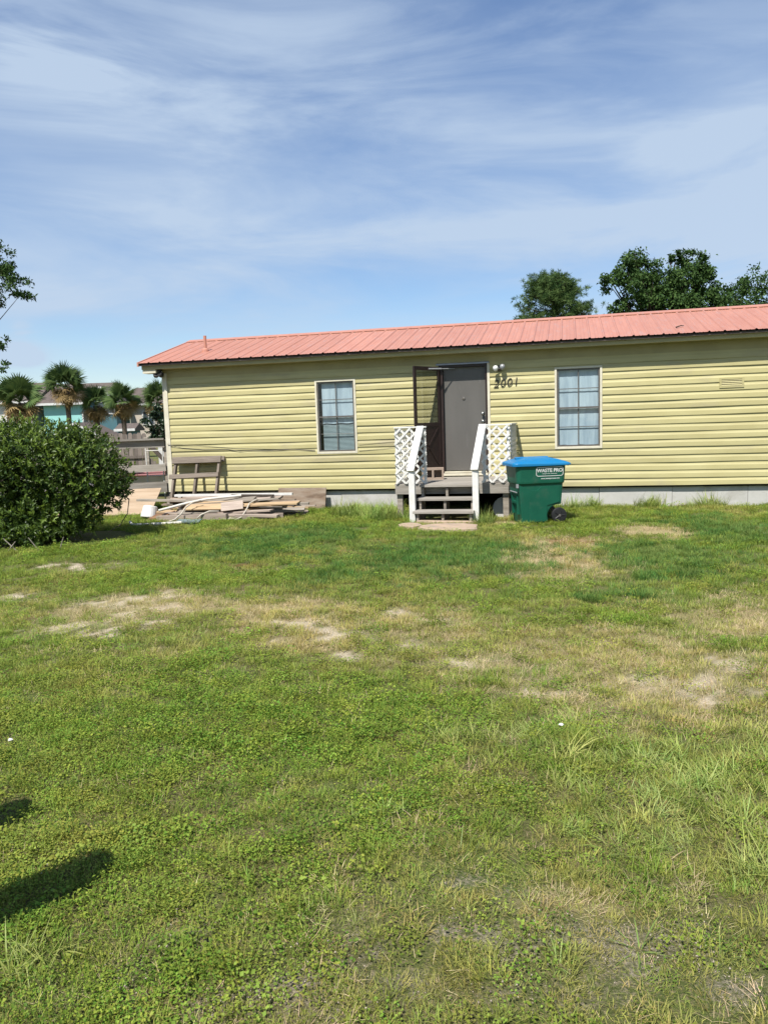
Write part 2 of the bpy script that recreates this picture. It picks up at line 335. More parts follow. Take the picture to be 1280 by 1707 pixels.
SOIL = [(.21,2.16,.12,.05),(.31,2.03,.06,.05),(.06,1.97,.1,.06),(-.17,1.86,.08,.04),(-.06,2.1,.07,.05),(.61,2.14,.28,.07),(.71,2.04,.2,.09),(.85,1.91,.13,.07),(.45,1.87,.19,.05),(-.38,1.99,.08,.04),(-.62,2.21,.08,.04),(.39,2.33,.1,.04),(.96,2.58,.05,.05),(.2,2.41,.1,.05),(-.69,1.96,.08,.04)]
DRY = [(1.57,4.88,.9,.75),(.65,4.72,.45,.42),(.25,5.8,.55,.6),(2.22,9.42,.43,.6),(1.71,7.29,.45,.6),(2.47,5.69,.5,.5),(-2.31,6.53,.8,.6),(-1.47,8.3,.41,.3),(-.39,5.71,.55,.5),(.6,2.3,.3,.12)]
STRAW = [(3.62,10.05,.50,.55),(1.9,11.5,.22,.2)]
RUST = [(-1.59,8.61,.3,.16),(-.7,8.17,.13,.2),(.43,11.0,.5,.1),(2.42,9.62,.36,.3)]
CLOVER = [(-1.03,3.6,1.4,1.1),(-1.09,2.59,.7,.7),(-.29,3.91,.7,.68),(-2.16,7.92,1.3,.5),(-1.93,4.53,.9,.67),(-.48,2.83,.5,.45),(-.7,2.01,.5,.25),(-4.64,10.12,1.2,.8)]
LONG = [(.95,2.66,.30,.26),(1.26,3.11,.55,.44),(.87,3.26,.47,.42),(1.3,2.46,.22,.25),(.61,3.61,.46,.30),(1.5,4.52,.21,.17),(2.28,4.53,.14,.17),(-1.12,2.03,.14,.14)]
TALL = [(0,12.75,.45,.6),(-.41,13.2,.42,.5),(.42,12.2,.2,.35),(1.44,11.7,.22,.3),(-.62,13.35,.3,.35),(4.41,12.75,.26,.2),(1.0,12.0,.5,.12),(2.25,11.75,.3,.15),(5.3,12.55,.4,.12),(3.4,12.95,.5,.12)]
LUSH = [(.8,8.8,2.2,1.6),(2.85,8.23,.9,1.3),(-1.33,10.45,1.35,1.5),(4.51,10.23,.9,1.5),(2.05,6.45,.5,.35)]
def patch(x, y, lst, edge=.55, seed=3, amp=.9, sc=.35):
    """0..1 where the listed patches lie, with ragged edges"""
    best = np.full(np.shape(x), 9.)
    for cx, cy, a, b in lst: best = np.minimum(best, np.sqrt(((x-cx)/a)**2+((y-cy)/b)**2))
    best = best+(vnoise(x, y, sc, seed)-.5)*2*amp+(vnoise(x, y, sc*.22, seed+40)-.5)*1.3*amp
    return np.clip((1.15-best)/edge, 0, 1)
ZSAND = [(-2.3, 6.6, 1.05, .95), (-.4, 5.6, .4, .35), (1.65, 4.35, .85, .42), (-3.7, 8.9, .6, .4)]
ZDRY = [(1.7, 4.85, 1.3, 1.0), (.5, 5.3, 1.0, .8), (2.7, 5.4, 1.0, 1.0), (-2.2, 6.6, 1.3, 1.0), (1.9, 8.6, .7, 1.7), (-.9, 6.3, .7, .7)]
def sand_f(x, y):
    zone = patch(x, y, ZSAND, 1.0, 21, .6, .5); n = vnoise(x, y, .36, 33, 5); br = np.clip((vnoise(x, y, .13, 44, 4)-.27)/.20, .32, 1)
    return np.maximum(patch(x, y, SAND, .85, 3, 1.5, .26)*.95, zone*np.clip((n-.485)/.13, 0, 1))*br
def soil_f(x, y):
    zone = patch(x, y, [(.15, 2.08, .55, .32), (.75, 2.1, .4, .25), (-.5, 2.0, .5, .25)], .9, 24, .6, .4); n = vnoise(x, y, .16, 35, 5)
    return np.maximum(patch(x, y, SOIL, .7, 5, 1.2, .15)*.8, zone*np.clip((n-.45)/.16, 0, 1))
def dry_f(x, y):
    zone = patch(x, y, ZDRY, 1.0, 27, .7, .6); n = vnoise(x, y, .5, 37, 5)
    return np.maximum(patch(x, y, DRY, .9, 8, 1.0)*.75, zone*np.clip((n-.30)/.25, 0, 1))
def gz(x, y):
    flat = np.clip((np.hypot(x, y-6)-14)/6, 0, 1)
    h = .06*(vnoise(x, y, 2.3, 50, 2)-.5)+.045*(vnoise(x, y, .35, 60, 3)-.5)
    return h*(1-flat)
def axis(lo, hi, step, ext):
    a = np.arange(lo, hi+step/2, step); g = np.geomspace(step, ext, 26)
    return np.concatenate([(lo-np.cumsum(g))[::-1], a, hi+np.cumsum(g)])
def build_ground():
    xs = axis(-9, 9, .06, 420.); ys = axis(.6, 16, .06, 420.)
    X, Y = np.meshgrid(xs, ys); Z = gz(X, Y)
    nx, ny = len(xs), len(ys); i = np.arange(nx*ny).reshape(ny, nx)
    f = np.stack([i[:-1, :-1], i[:-1, 1:], i[1:, 1:], i[1:, :-1]], -1).reshape(-1, 4)
    me = np_mesh('ground', np.stack([X, Y, Z], -1).reshape(-1, 3), f); me.shade_smooth()
    x, y = X.ravel(), Y.ravel()
    for nme, arr in (('sand', sand_f(x, y)), ('soil', soil_f(x, y)), ('dry', np.maximum(dry_f(x, y), patch(x, y, STRAW, .7, 8))), ('rust', patch(x, y, RUST, .7, 9))):
        a = me.attributes.new(nme, 'FLOAT', 'POINT'); a.data.foreach_set('value', arr.astype(np.float32))
    m = bpy.data.materials.new('lawn_soil'); m.use_nodes = True; t = m.node_tree; t.nodes.clear(); L = t.links.new
    out = N(t, 'ShaderNodeOutputMaterial'); b = N(t, 'ShaderNodeBsdfPrincipled'); L(b.outputs[0], out.inputs[0]); b.inputs['Roughness'].default_value = .95; b.inputs['Specular IOR Level'].default_value = .08
    tc = N(t, 'ShaderNodeTexCoord')
    def noise(sc, det=6, rg=.6):
        n = N(t, 'ShaderNodeTexNoise'); L(tc.outputs['Object'], n.inputs['Vector']); n.inputs['Scale'].default_value = sc; n.inputs['Detail'].default_value = det; n.inputs['Roughness'].default_value = rg; return n.outputs[0]
    def rmp(s, a, b_):
        r = N(t, 'ShaderNodeMapRange'); L(s, r.inputs[0]); r.inputs[1].default_value = a; r.inputs[2].default_value = b_; return r.outputs[0]
    def cmix(fac, a, b_):
        x_ = N(t, 'ShaderNodeMix', data_type='RGBA'); L(fac, x_.inputs[0])
        for s, k in ((a, 6), (b_, 7)):
            if isinstance(s, tuple): x_.inputs[k].default_value = (*s, 1)
            else: L(s, x_.inputs[k])
        return x_.outputs[2]
    def att(nme): return N(t, 'ShaderNodeAttribute', attribute_name=nme).outputs['Fac']
    fine = noise(75, 8, .72); mid = noise(7, 6); big = noise(.6, 4)
    base = cmix(rmp(mid, .35, .65), (.088, .090, .032), (.15, .125, .060))
    base = cmix(rmp(big, .4, .65), base, (.075, .115, .026))
    base = cmix(math_n(t, 'MULTIPLY', rmp(fine, .48, .62), .75), base, (.235, .19, .105))
    dry = cmix(rmp(fine, .35, .7), (.42, .34, .18), (.28, .24, .11))
    base = cmix(math_n(t, 'MULTIPLY', att('dry'), .8), base, dry)
    base = cmix(math_n(t, 'MULTIPLY', att('rust'), .6), base, (.22, .10, .045))
    soil = cmix(rmp(fine, .38, .66), (.105, .085, .060), (.42, .37, .295))
    base = cmix(math_n(t, 'MULTIPLY', math_n(t, 'ADD', att('soil'), math_n(t, 'MULTIPLY', math_n(t, 'SUBTRACT', fine, .52), 3.0), clamp=True), math_n(t, 'MULTIPLY', att('soil'), .9)), base, soil)
    sand = cmix(rmp(fine, .35, .65), (.70, .60, .46), (.46, .385, .28))
    base = cmix(math_n(t, 'MULTIPLY', math_n(t, 'ADD', att('sand'), math_n(t, 'MULTIPLY', math_n(t, 'SUBTRACT', fine, .52), 2.4), clamp=True), math_n(t, 'MULTIPLY', att('sand'), 1.0)), base, sand)
    L(base, b.inputs['Base Color'])
    bp = N(t, 'ShaderNodeBump'); L(math_n(t, 'ADD', math_n(t, 'ADD', fine, math_n(t, 'MULTIPLY', noise(34, 4), .8)), math_n(t, 'MULTIPLY', noise(210, 3), .5)), bp.inputs['Height']); bp.inputs['Strength'].default_value = .9; bp.inputs['Distance'].default_value = .018; L(bp.outputs[0], b.inputs['Normal'])
    o = link('ground', me, m); tag(o, kind='structure')
build_ground()

# ------------------------------------------------------------------ the house
house = thing('mobile_home', 'long yellow vinyl sided mobile home with a salmon pink ribbed metal roof', 'house', HP, -YAW)
U0, U1 = -4.27, 9.7
OPEN = [(-1.215, -.455, 1.025, 2.36), (3.07, 3.84, 1.01, 2.39), (1.10, 1.945, .58, 2.53)]
SB, SP, NC = .36, .1285, 17
TOPW = SB+SP*NC
def hp(u, v, w): return (u, -v, w)
def build_shell():
    b = MB(); b.box(hp(U0+.03, -.13, SB), hp(U1, -3.6, 2.70)); b.build('wall', M['olive'], house)
    g = MB(); g.prism([(.13, 2.70), (3.6, 2.70), (1.865, 3.30)], 0, U0+.03, U0+.07); g.build('gable_wall', M['siding'], house)
    prof = [(.0, .003), (.0, .020), (.006, .0205), (.070, .0185), (.084, .0135), (.100, .008), (SP, .0055)]    # (height, projection)
    def clip(lo, hi):
        out = []
        for (w0, v0), (w1, v1) in zip(prof[:-1], prof[1:]):
            if w0 == w1:
                if lo <= w0 <= hi: out += [(w0, v0), (w1, v1)]
                continue
            a, c = max(w0, lo), min(w1, hi)
            if a < c:
                q = lambda w: v0+(v1-v0)*(w-w0)/(w1-w0)
                out += [(a, q(a)), (c, q(c))]
        res = []
        for p in out:
            if not res or abs(p[0]-res[-1][0])+abs(p[1]-res[-1][1]) > 1e-5: res.append(p)
        return res
    for k in range(NC):
        w0 = SB+SP*k; m = MB()
        cuts = sorted({U0+.02, U1} | {x for o in OPEN for x in o[:2]})
        ph = random.random()*50
        for a, c in zip(cuts[:-1], cuts[1:]):
            mid = (a+c)/2; rngs = [(0, SP)]
            for o in OPEN:
                if o[0] < mid < o[1]:
                    lo, hi = o[2]-w0, o[3]-w0
                    rngs = [r for r in ((0, min(SP, lo)), (max(0, hi), SP)) if r[1]-r[0] > .002]
            for lo, hi in rngs:
                pr = clip(lo, hi)
                if len(pr) < 2: continue
                n = max(1, int((c-a)/.35)); v = []; f = []
                for i in range(n+1):
                    u = a+(c-a)*i/n; seam = 0.0035*(int((u+k*1.31)/3.66) % 2)
                    dw = .0022*math.sin(u*1.7+ph)+.0014*math.sin(u*4.3+2*ph); dv = .0018*math.sin(u*2.9+ph*3)+seam
                    v += [hp(u, vv+dv, w0+ww+dw) for ww, vv in pr]
                q = len(pr)
                for i in range(n):
                    for j in range(q-1): f.append((i*q+j, (i+1)*q+j, (i+1)*q+j+1, i*q+j+1))
                m.add(v, f)
        m.build('siding_board', M['siding'], house)
    gs = MB()
    for k in range(NC+1):
        w0 = SB+SP*k; gs.prism([(-.0, w0), (-.018, w0), (-.006, w0+SP), (0, w0+SP)], 1, .02, 3.6)
    o = gs.build('gable_siding', M['siding'], house, (U0+.03, 0, 0))
    MB().box(hp(U0-.01, 0, TOPW), hp(U1, .014, 2.70)).build('frieze_board', M['olive'], house)
    MB().box(hp(-4.56, 0.0, 2.70), hp(U1, .245, 2.715)).build('soffit', M['olive'], house)
    MB().box(hp(-4.56, .245, 2.700), hp(U1, .262, 2.800)).build('fascia', M['olive'], house)
    MB().box(hp(-4.555, 0.016, 2.63), hp(-4.285, .24, 2.788)).build('eave_return', M['cream'], house)
    ct = MB(); ct.box(hp(U0-.012, 0.002, SB-.01), hp(U0+.085, .034, 2.628)); ct.box(hp(U0-.012, -.09, SB-.01), hp(U0+.02, .0, 2.628)); ct.build('corner_trim', M['cream'], house)
    
    for ua, ub in ((U0+.12, .30), (2.62, U1)):
        n = max(1, round((ub-ua)/1.22)); st = (ub-ua)/n
        for k in range(n):
            dv = random.uniform(-.004, .004); MB().box(hp(ua+k*st+.003, -.055+dv, -.12), hp(ua+(k+1)*st-.003, -.11, .37)).build('skirting_panel', M['skirt'], house)
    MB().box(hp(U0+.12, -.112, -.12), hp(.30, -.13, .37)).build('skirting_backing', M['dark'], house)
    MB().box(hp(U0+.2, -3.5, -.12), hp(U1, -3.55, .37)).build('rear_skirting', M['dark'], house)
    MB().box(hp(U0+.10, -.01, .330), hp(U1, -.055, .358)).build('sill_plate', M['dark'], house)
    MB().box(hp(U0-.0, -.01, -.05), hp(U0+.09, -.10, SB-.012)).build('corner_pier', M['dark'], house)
    MB().box(hp(U0+.2, -.03, .0), hp(U0+.55, -.054, .325)).build('gap_shade_slab', M['dark'], house)  # near-black slab on the skirting paints the shade of a gap
def build_roof():
    ve, we, vr, wr = .335, 2.815, -1.865, 3.43
    sl = (wr-we)/(ve-vr); RP = .2286
    up = Vector((0, -sl, 1)).normalized()       # front slope normal in (u, -v, w): leans to the front
    def pan(u0, nribs, front=True):
        pts = []
        for k in range(nribs):
            o = k*RP
            pts += [(o, .016), (o+.012, .016), (o+.030, 0.0), (o+.085, 0.0), (o+.090, .004), (o+.098, .004), (o+.103, 0), (o+.135, 0), (o+.140, .004), (o+.148, .004), (o+.153, 0), (o+RP-.018, 0.0), (o+RP-.002, .015)]
        pts.append((nribs*RP+.012, .0175))
        v = []; f = []; q = len(pts); rows = 5
        for r in range(rows):
            t = r/(rows-1)
            if front: vv = ve+(vr-ve)*t
            else: vv = (2*vr-ve)+(ve-vr)*t
            w = we+(wr-we)*t
            for o, h in pts: v.append((u0+o, -vv+(-sl*h if front else sl*h), w+h))
        for r in range(rows-1):
            for i in range(q-1):
                a = (r*q+i, r*q+i+1, (r+1)*q+i+1, (r+1)*q+i); f.append(a if front else a[::-1])
        return MB().add(v, f)
    base = pan(0, 4).mesh('roof_panel'); back = pan(0, 4, False).mesh('roof_panel')
    u = -4.60; n = 16
    for k in range(n):
        o = link('roof_panel', base, M['roof'], house, (u+k*4*RP, 0, random.uniform(0, .0015)))
        link('roof_panel', back, M['roof'], house, (u+k*4*RP, 0, 0))
    ue = u+n*4*RP
    d = MB(); d.prism([(-ve+.03, we-.016), (-vr, wr-.012), (-(2*vr-ve)-.03, we-.016), (-(2*vr-ve)-.03, we-.05), (-vr, wr-.07), (-ve+.03, we-.05)], 0, u+.03, ue); d.build('roof_deck', M['darkwood'], house)
    rc = MB(); c = .17
    for s in (1, -1):
        y0 = -vr; y1 = -vr-s*c
        rc.add([(u-.01, y0, wr+.030), (ue, y0, wr+.030), (ue, y1, wr+.027-sl*c), (u-.01, y1, wr+.027-sl*c), (u-.01, y1, wr+.012-sl*c), (ue, y1, wr+.012-sl*c)], [(0, 1, 2, 3), (3, 2, 5, 4)])
    rc.build('ridge_cap', M['roof'], house)
    br = MB()
    for s in (1, -1):
        ye = -vr-s*(ve-vr)
        br.add([(u-.012, -vr, wr+.02), (u-.012, ye, we+.02), (u-.012, ye, we-.06), (u-.012, -vr, wr-.06), (u+.02, -vr, wr+.02), (u+.02, ye, we+.02), (u+.02, ye, we-.06), (u+.02, -vr, wr-.06)],
               [(0, 1, 2, 3), (7, 6, 5, 4), (0, 4, 5, 1), (1, 5, 6, 2), (2, 6, 7, 3)])
    br.build('barge_trim', M['roof'], house)
    pv = MB(); v0 = -.55; w0 = we+sl*(ve-v0)
    pv.tube([hp(-3.62, v0, w0-.05), hp(-3.62, v0, w0+.30)], .03, 12); pv.lathe([(.075, w0-.03), (.07, w0+.03), (.035, w0+.06)], 14, (-3.62, -v0, 0)); pv.build('vent_stack', M['roof'], house)
    MB().tube([hp(5.02, -.1, we+sl*.435+.02), hp(5.10, -.16, we+sl*.49+.035), hp(5.16, -.24, we+sl*.57+.02)], [.012, .009, .005], 6).build('fallen_twig', M['bark'], house)
def window(o, curtain_frac, left_gap):
    u0, u1, w0, w1 = o; W_, H_ = u1-u0, w1-w0
    root = MB(); t = .031
    for a, b_ in (((u0-t*.2, w0-t*.2), (u0+t, w1)), ((u1-t, w0-t*.2), (u1+t*.2, w1)), ((u0+t, w1-t), (u1-t, w1)), ((u0+t, w0-t*.2), (u1-t, w0+t*1.1))):
        root.box(hp(a[0], -.02, a[1]), hp(b_[0], .030, b_[1]))
    win = root.build('window', M['cream'], house); bevel(win, .004)
    a0, a1, b0, b1 = u0+t, u1-t, w0+t*1.1, w1-t; fr = MB(); s = .026
    fr.box(hp(a0, -.09, b0), hp(a0+s, .012, b1)); fr.box(hp(a1-s, -.09, b0), hp(a1, .012, b1)); fr.box(hp(a0+s, -.09, b1-s), hp(a1-s, .012, b1)); fr.box(hp(a0+s, -.09, b0), hp(a1-s, .012, b0+s))
    fr.build('sash_frame', M['bronze'], win)
    c0, c1, d0, d1 = a0+s, a1-s, b0+s, b1-s; mid = (d0+d1)/2
    mt = MB(); mt.box(hp(c0, -.03, mid-.014), hp(c1, .008, mid+.014)); mt.build('meeting_rail', M['bronze'], win)
    mu = MB(); uc = (c0+c1)/2
    for lo, hi, vv in ((d0, mid-.014, -.02), (mid+.014, d1, -.006)):
        q = (lo+hi)/2
        mu.box(hp(uc-.007, vv-.012, lo), hp(uc+.007, vv, hi)); mu.box(hp(c0, vv-.011, q-.006), hp(uc-.007, vv-.001, q+.006)); mu.box(hp(uc+.007, vv-.011, q-.006), hp(c1, vv-.001, q+.006))
        for ua, ub in ((c0, uc-.007), (uc+.007, c1)):
            for wa, wb in ((lo, q-.006), (q+.006, hi)):
                MB().add([hp(ua, vv-.006, wa), hp(ub, vv-.006, wa), hp(ub, vv-.006+random.uniform(-.001, .001), wb), hp(ua, vv-.006, wb)], [(0, 1, 2, 3)]).build('pane', GL_WIN, win)
    mu.build('muntin', M['bronze'], win)
    # curtain: gently gathered cloth
    nx = 40; v = []; f = []; lo = d0+(d1-d0)*(1-curtain_frac)
    for j in range(3):
        for i in range(nx+1):
            x = c0+left_gap+(c1-c0-left_gap)*i/nx; v.append(hp(x, -.052+.0007*math.sin(i*.9+j*.3)+.0005*math.sin(i*2.3), (d1, (lo+d1)/2, lo+.006*math.sin(i*.35))[j]))
    for j in range(2):
        for i in range(nx): f.append((j*(nx+1)+i, (j+1)*(nx+1)+i, (j+1)*(nx+1)+i+1, j*(nx+1)+i+1))
    MB().add(v, f).build('curtain', M['curtain'], win, smooth=True)
    if curtain_frac < .95:
        bl = MB(); k = 0; w = d0+.004
        while w < lo+.02:
            bl.add([hp(c0+left_gap, -.066, w), hp(c1, -.066, w), hp(c1, -.078, w+.0225), hp(c0+left_gap, -.078, w+.0225)], [(0, 1, 2, 3)]); w += .023
        bl.build('window_blind', M['blind'], win)
    MB().box(hp(u0, -.10, w0), hp(u1, -.128, w1)).build('room_shade_panel', M['dark'], win)  # near-black panel painted as the unlit room behind the curtain
def build_door():
    u0, u1, w0, w1 = OPEN[2]
    j = MB(); j.box(hp(u0-.02, -.12, w0), hp(u0+.045, .030, w1)); j.box(hp(u1-.055, -.12, w0), hp(u1-.022, .030, w1)); j.box(hp(u0+.045, -.12, w1-.05), hp(u1-.055, .030, w1))
    dr = j.build('door', M['brown'], house)
    MB().box(hp(u1-.020, -.02, w0), hp(u1+.022, .032, w1)).build('door_casing', M['cream'], dr)
    h = MB(); h.prism([(-.075, w1-.012), (-.07, w1+.012), (.0, w1+.03), (.0, w1+.001), ], 0, u0-.06, u1+.015); h.build('drip_cap', M['galv'], dr)
    bevel(MB().box(hp(u0+.047, -.045, w0+.085), hp(u1-.057, -.085, w1-.052)).build('door_slab', M['door'], dr), .003)
    sl = MB(); sl.box(hp(u0+.045, -.05, w0+.05), hp(u1-.055, .045, w0+.072)); sl.box(hp(u0+.02, -.05, w0), hp(u1-.03, .06, w0+.042)); sl.build('threshold', M['cream'], dr)
    for w, r in ((1.66, .026), (1.52, .030)):
        k = MB(); k.lathe([(r*1.15, 0), (r*1.15, .008), (r*.5, .012), (r*.5, .035), (r, .042), (r, .06), (r*.6, .068)], 16, axis=1); k.v = [(x, -y, z) for x, y, z in k.v]; k.f = [q[::-1] for q in k.f]
        k.build('door_knob' if w < 1.6 else 'deadbolt', M['metal'], dr, hp(1.835, -.044, w), smooth=True)
    k = MB(); k.lathe([(.028, 0), (.028, .006), (.02, .012), (.008, .014)], 16, axis=1); k.v = [(x, -y, z) for x, y, z in k.v]; k.f = [q[::-1] for q in k.f]; k.build('peephole', M['bronze'], dr, hp(1.50, -.044, 1.93))
    # open storm door, hinged on the left jamb and swung out
    HX, HV = u0-.005, .036; ang = math.atan2(-.60, -.33); ca, sa = math.cos(ang), math.sin(ang); Wd = .72
    fr = MB(); z0, z1, zm = .70, 2.49, 1.50
    fr.box((0, -.016, z0), (.062, .016, z1)); fr.box((Wd-.062, -.016, z0), (Wd, .016, z1)); fr.box((.062, -.016, z1-.065), (Wd-.062, .016, z1)); fr.box((.062, -.016, zm-.04), (Wd-.062, .016, zm+.03)); fr.box((.062, -.016, z0), (Wd-.062, .016, z0+.07))
    sdoor = fr.build('storm_door', M['brown'], house, hp(HX, HV, 0), (0, 0, ang)); bevel(sdoor, .004)
    MB().box((.060, -.004, zm+.028), (Wd-.060, .002, z1-.063)).build('storm_glass', GL_ST, sdoor)
    kp = MB(); kp.box((.060, -.007, z0+.06), (Wd-.060, .007, zm-.035)); kp.build('kick_panel', M['brown'], sdoor)
    for s in (1, -1):
        for yy in (-.010, .010): board('cross_buck', M['brown'], (.085, yy, zm-.06 if s > 0 else z0+.09), (Wd-.085, yy, z0+.09 if s > 0 else zm-.06), .035, .012, sdoor, (0, 1, 0))
    MB().box((Wd-.055, -.04, 1.53), (Wd-.03, -.016, 1.62)).build('latch_handle', M['metal'], sdoor)
    ex, ev = HX+ca*.34, HV-sa*.34
    cl = MB(); ju = u0+.26; cl.tube([hp(ju, .026, 2.455), hp((ju+ex)/2, (ev+.026)/2, 2.452)], .008, 8); cl.tube([hp((ju+ex)/2, (ev+.026)/2, 2.452), hp(ex+.02, ev, 2.45)], .015, 10); cl.build('door_closer', M['galv'], house)
def build_fittings():
    lamp = MB().lathe([(.055, 0), (.055, .02), (.03, .035), (.02, .05)], 16, axis=1); lamp.v = [(x, -y, z) for x, y, z in lamp.v]; lamp.f = [q[::-1] for q in lamp.f]
    lo = lamp.build('porch_light', M['bronze'], house, hp(2.135, .02, 2.42), smooth=True)
    for dx, dv, dz, m, nm in ((-.055, .12, .0, 'bulb', 'bulb'), (.06, .10, .02, 'galv', 'bulb')):
        MB().tube([(0, -.04, 0), (dx*.6, -dv*.6, dz*.6)], .012, 8).build('lamp_arm', M['galv'], lo)
        g = MB(); g.lathe([(.012, -.052), (.03, -.04), (.045, -.01), (.046, .012), (.035, .035), (.012, .047)], 18); o = g.build(nm, M[m], lo, (dx, -dv, dz), smooth=True)
    for i, ch in enumerate('2001'):
        me = text_mesh(ch, .195, .18, .006, 1., -.010); link('house_number_digit', me, M['black'], house, hp(2.075+i*.112, .034, 2.155+.008*i), (R(90), R(-2 if i == 3 else 0), 0))
    o = MB(); u0, u1, w0, w1 = 5.68, 6.05, 1.935, 2.10
    for a, b_ in (((u0, w0), (u0+.03, w1)), ((u1-.03, w0), (u1, w1)), ((u0+.03, w1-.03), (u1-.03, w1)), ((u0+.03, w0), (u1-.03, w0+.03))): o.box(hp(a[0], 0, a[1]), hp(b_[0], .034, b_[1]))
    vt = o.build('wall_vent', M['siding'], house); MB().box(hp(u0+.02, .021, w0+.02), hp(u1-.02, .0235, w1-.02)).build('vent_backing', M['dark'], vt)  # near-black sheet paints the shade between the louvers
    for k in range(4):
        w = w0+.034+k*.027; MB().add([hp(u0+.03, .033, w), hp(u1-.03, .033, w), hp(u1-.03, .025, w+.015), hp(u0+.03, .025, w+.015)], [(0, 1, 2, 3)]).build('vent_louver', M['siding'], vt)
    pts = [(-4.24, .045, 1.27), (-3.95, .03, 1.20), (-3.5, .028, 1.155), (-3.0, .028, 1.15), (-2.75, .03, 1.105), (-2.6, .028, 1.12), (-2.2, .028, 1.10), (-1.7, .028, 1.115), (-1.26, .034, 1.085)]
    MB().tube([hp(*p) for p in pts], .0045, 6).build('wall_cable', M['bronze'], house)
    MB().tube([hp(-4.24, .05, 1.285), hp(-3.6, .028, 1.235), hp(-2.8, .027, 1.16), hp(-2.3, .027, 1.14), hp(-1.26, .033, 1.10)], .003, 6).build('wall_cable', M['bronze'], house)
    MB().tube([hp(-.42, .03, 1.06), hp(.1, .028, 1.09), hp(.4, .03, 1.14), hp(.75, .03, 1.17)], .003, 6).build('wall_cable', M['bronze'], house)
    MB().tube([hp(-.42, .03, 1.17), hp(.2, .028, 1.21), hp(.7, .03, 1.235)], .0025, 6).build('wall_cable', M['bronze'], house)
    fl = MB().box(hp(-4.36, .10, 2.66), hp(-4.22, .19, 2.699)).build('flood_light', M['black'], house)
    for du, rx in ((-.04, .5), (.06, -.3)):
        g = MB().lathe([(.02, -.06), (.05, -.03), (.055, .03), (.05, .04)], 12); g.build('flood_head', M['black'], fl, hp(-4.28+du, .17, 2.60), (R(65), 0, rx))
build_shell(); build_roof(); window(OPEN[0], .60, .045); window(OPEN[1], 1.0, .0); build_door(); build_fittings()

# ------------------------------------------------------------------ porch
PC = (1.46, .75)
porch = thing('wooden_porch', 'small grey wooden porch with white lattice sides and three steps', 'porch', HW(PC[0], PC[1]), -YAW)
def pp(u, v, w): return (u-PC[0], -(v-PC[1]), w)
def lattice(u0, u1, w0, w1, to3, tag_='lattice_strip', sp=.112, wd=.032):
    """two layers of diagonal strips clipped to the panel"""
    for s, dep in ((1, 0.0), (-1, .008)):
        k = -20
        while k < 40:
            c = (u0+w0*s)+k*sp*1.414; k += 1
            # line u + s*w' = c ; clip against the panel
            pts = []
            for u in (u0, u1):
                w = (c-u)*s
                if w0 <= w <= w1: pts.append((u, w))
            for w in (w0, w1):
                u = c-s*w
                if u0 < u < u1: pts.append((u, w))
            if len(pts) < 2: continue
            a, b_ = min(pts), max(pts)
            if math.hypot(a[0]-b_[0], a[1]-b_[1]) < .04: continue
            nrm_ = Vector(to3(0, 0, 1))-Vector(to3(0, 0, 0))
            board(tag_, M['white'], to3(a[0], a[1], dep), to3(b_[0], b_[1], dep), wd, .0075, porch, nrm_)
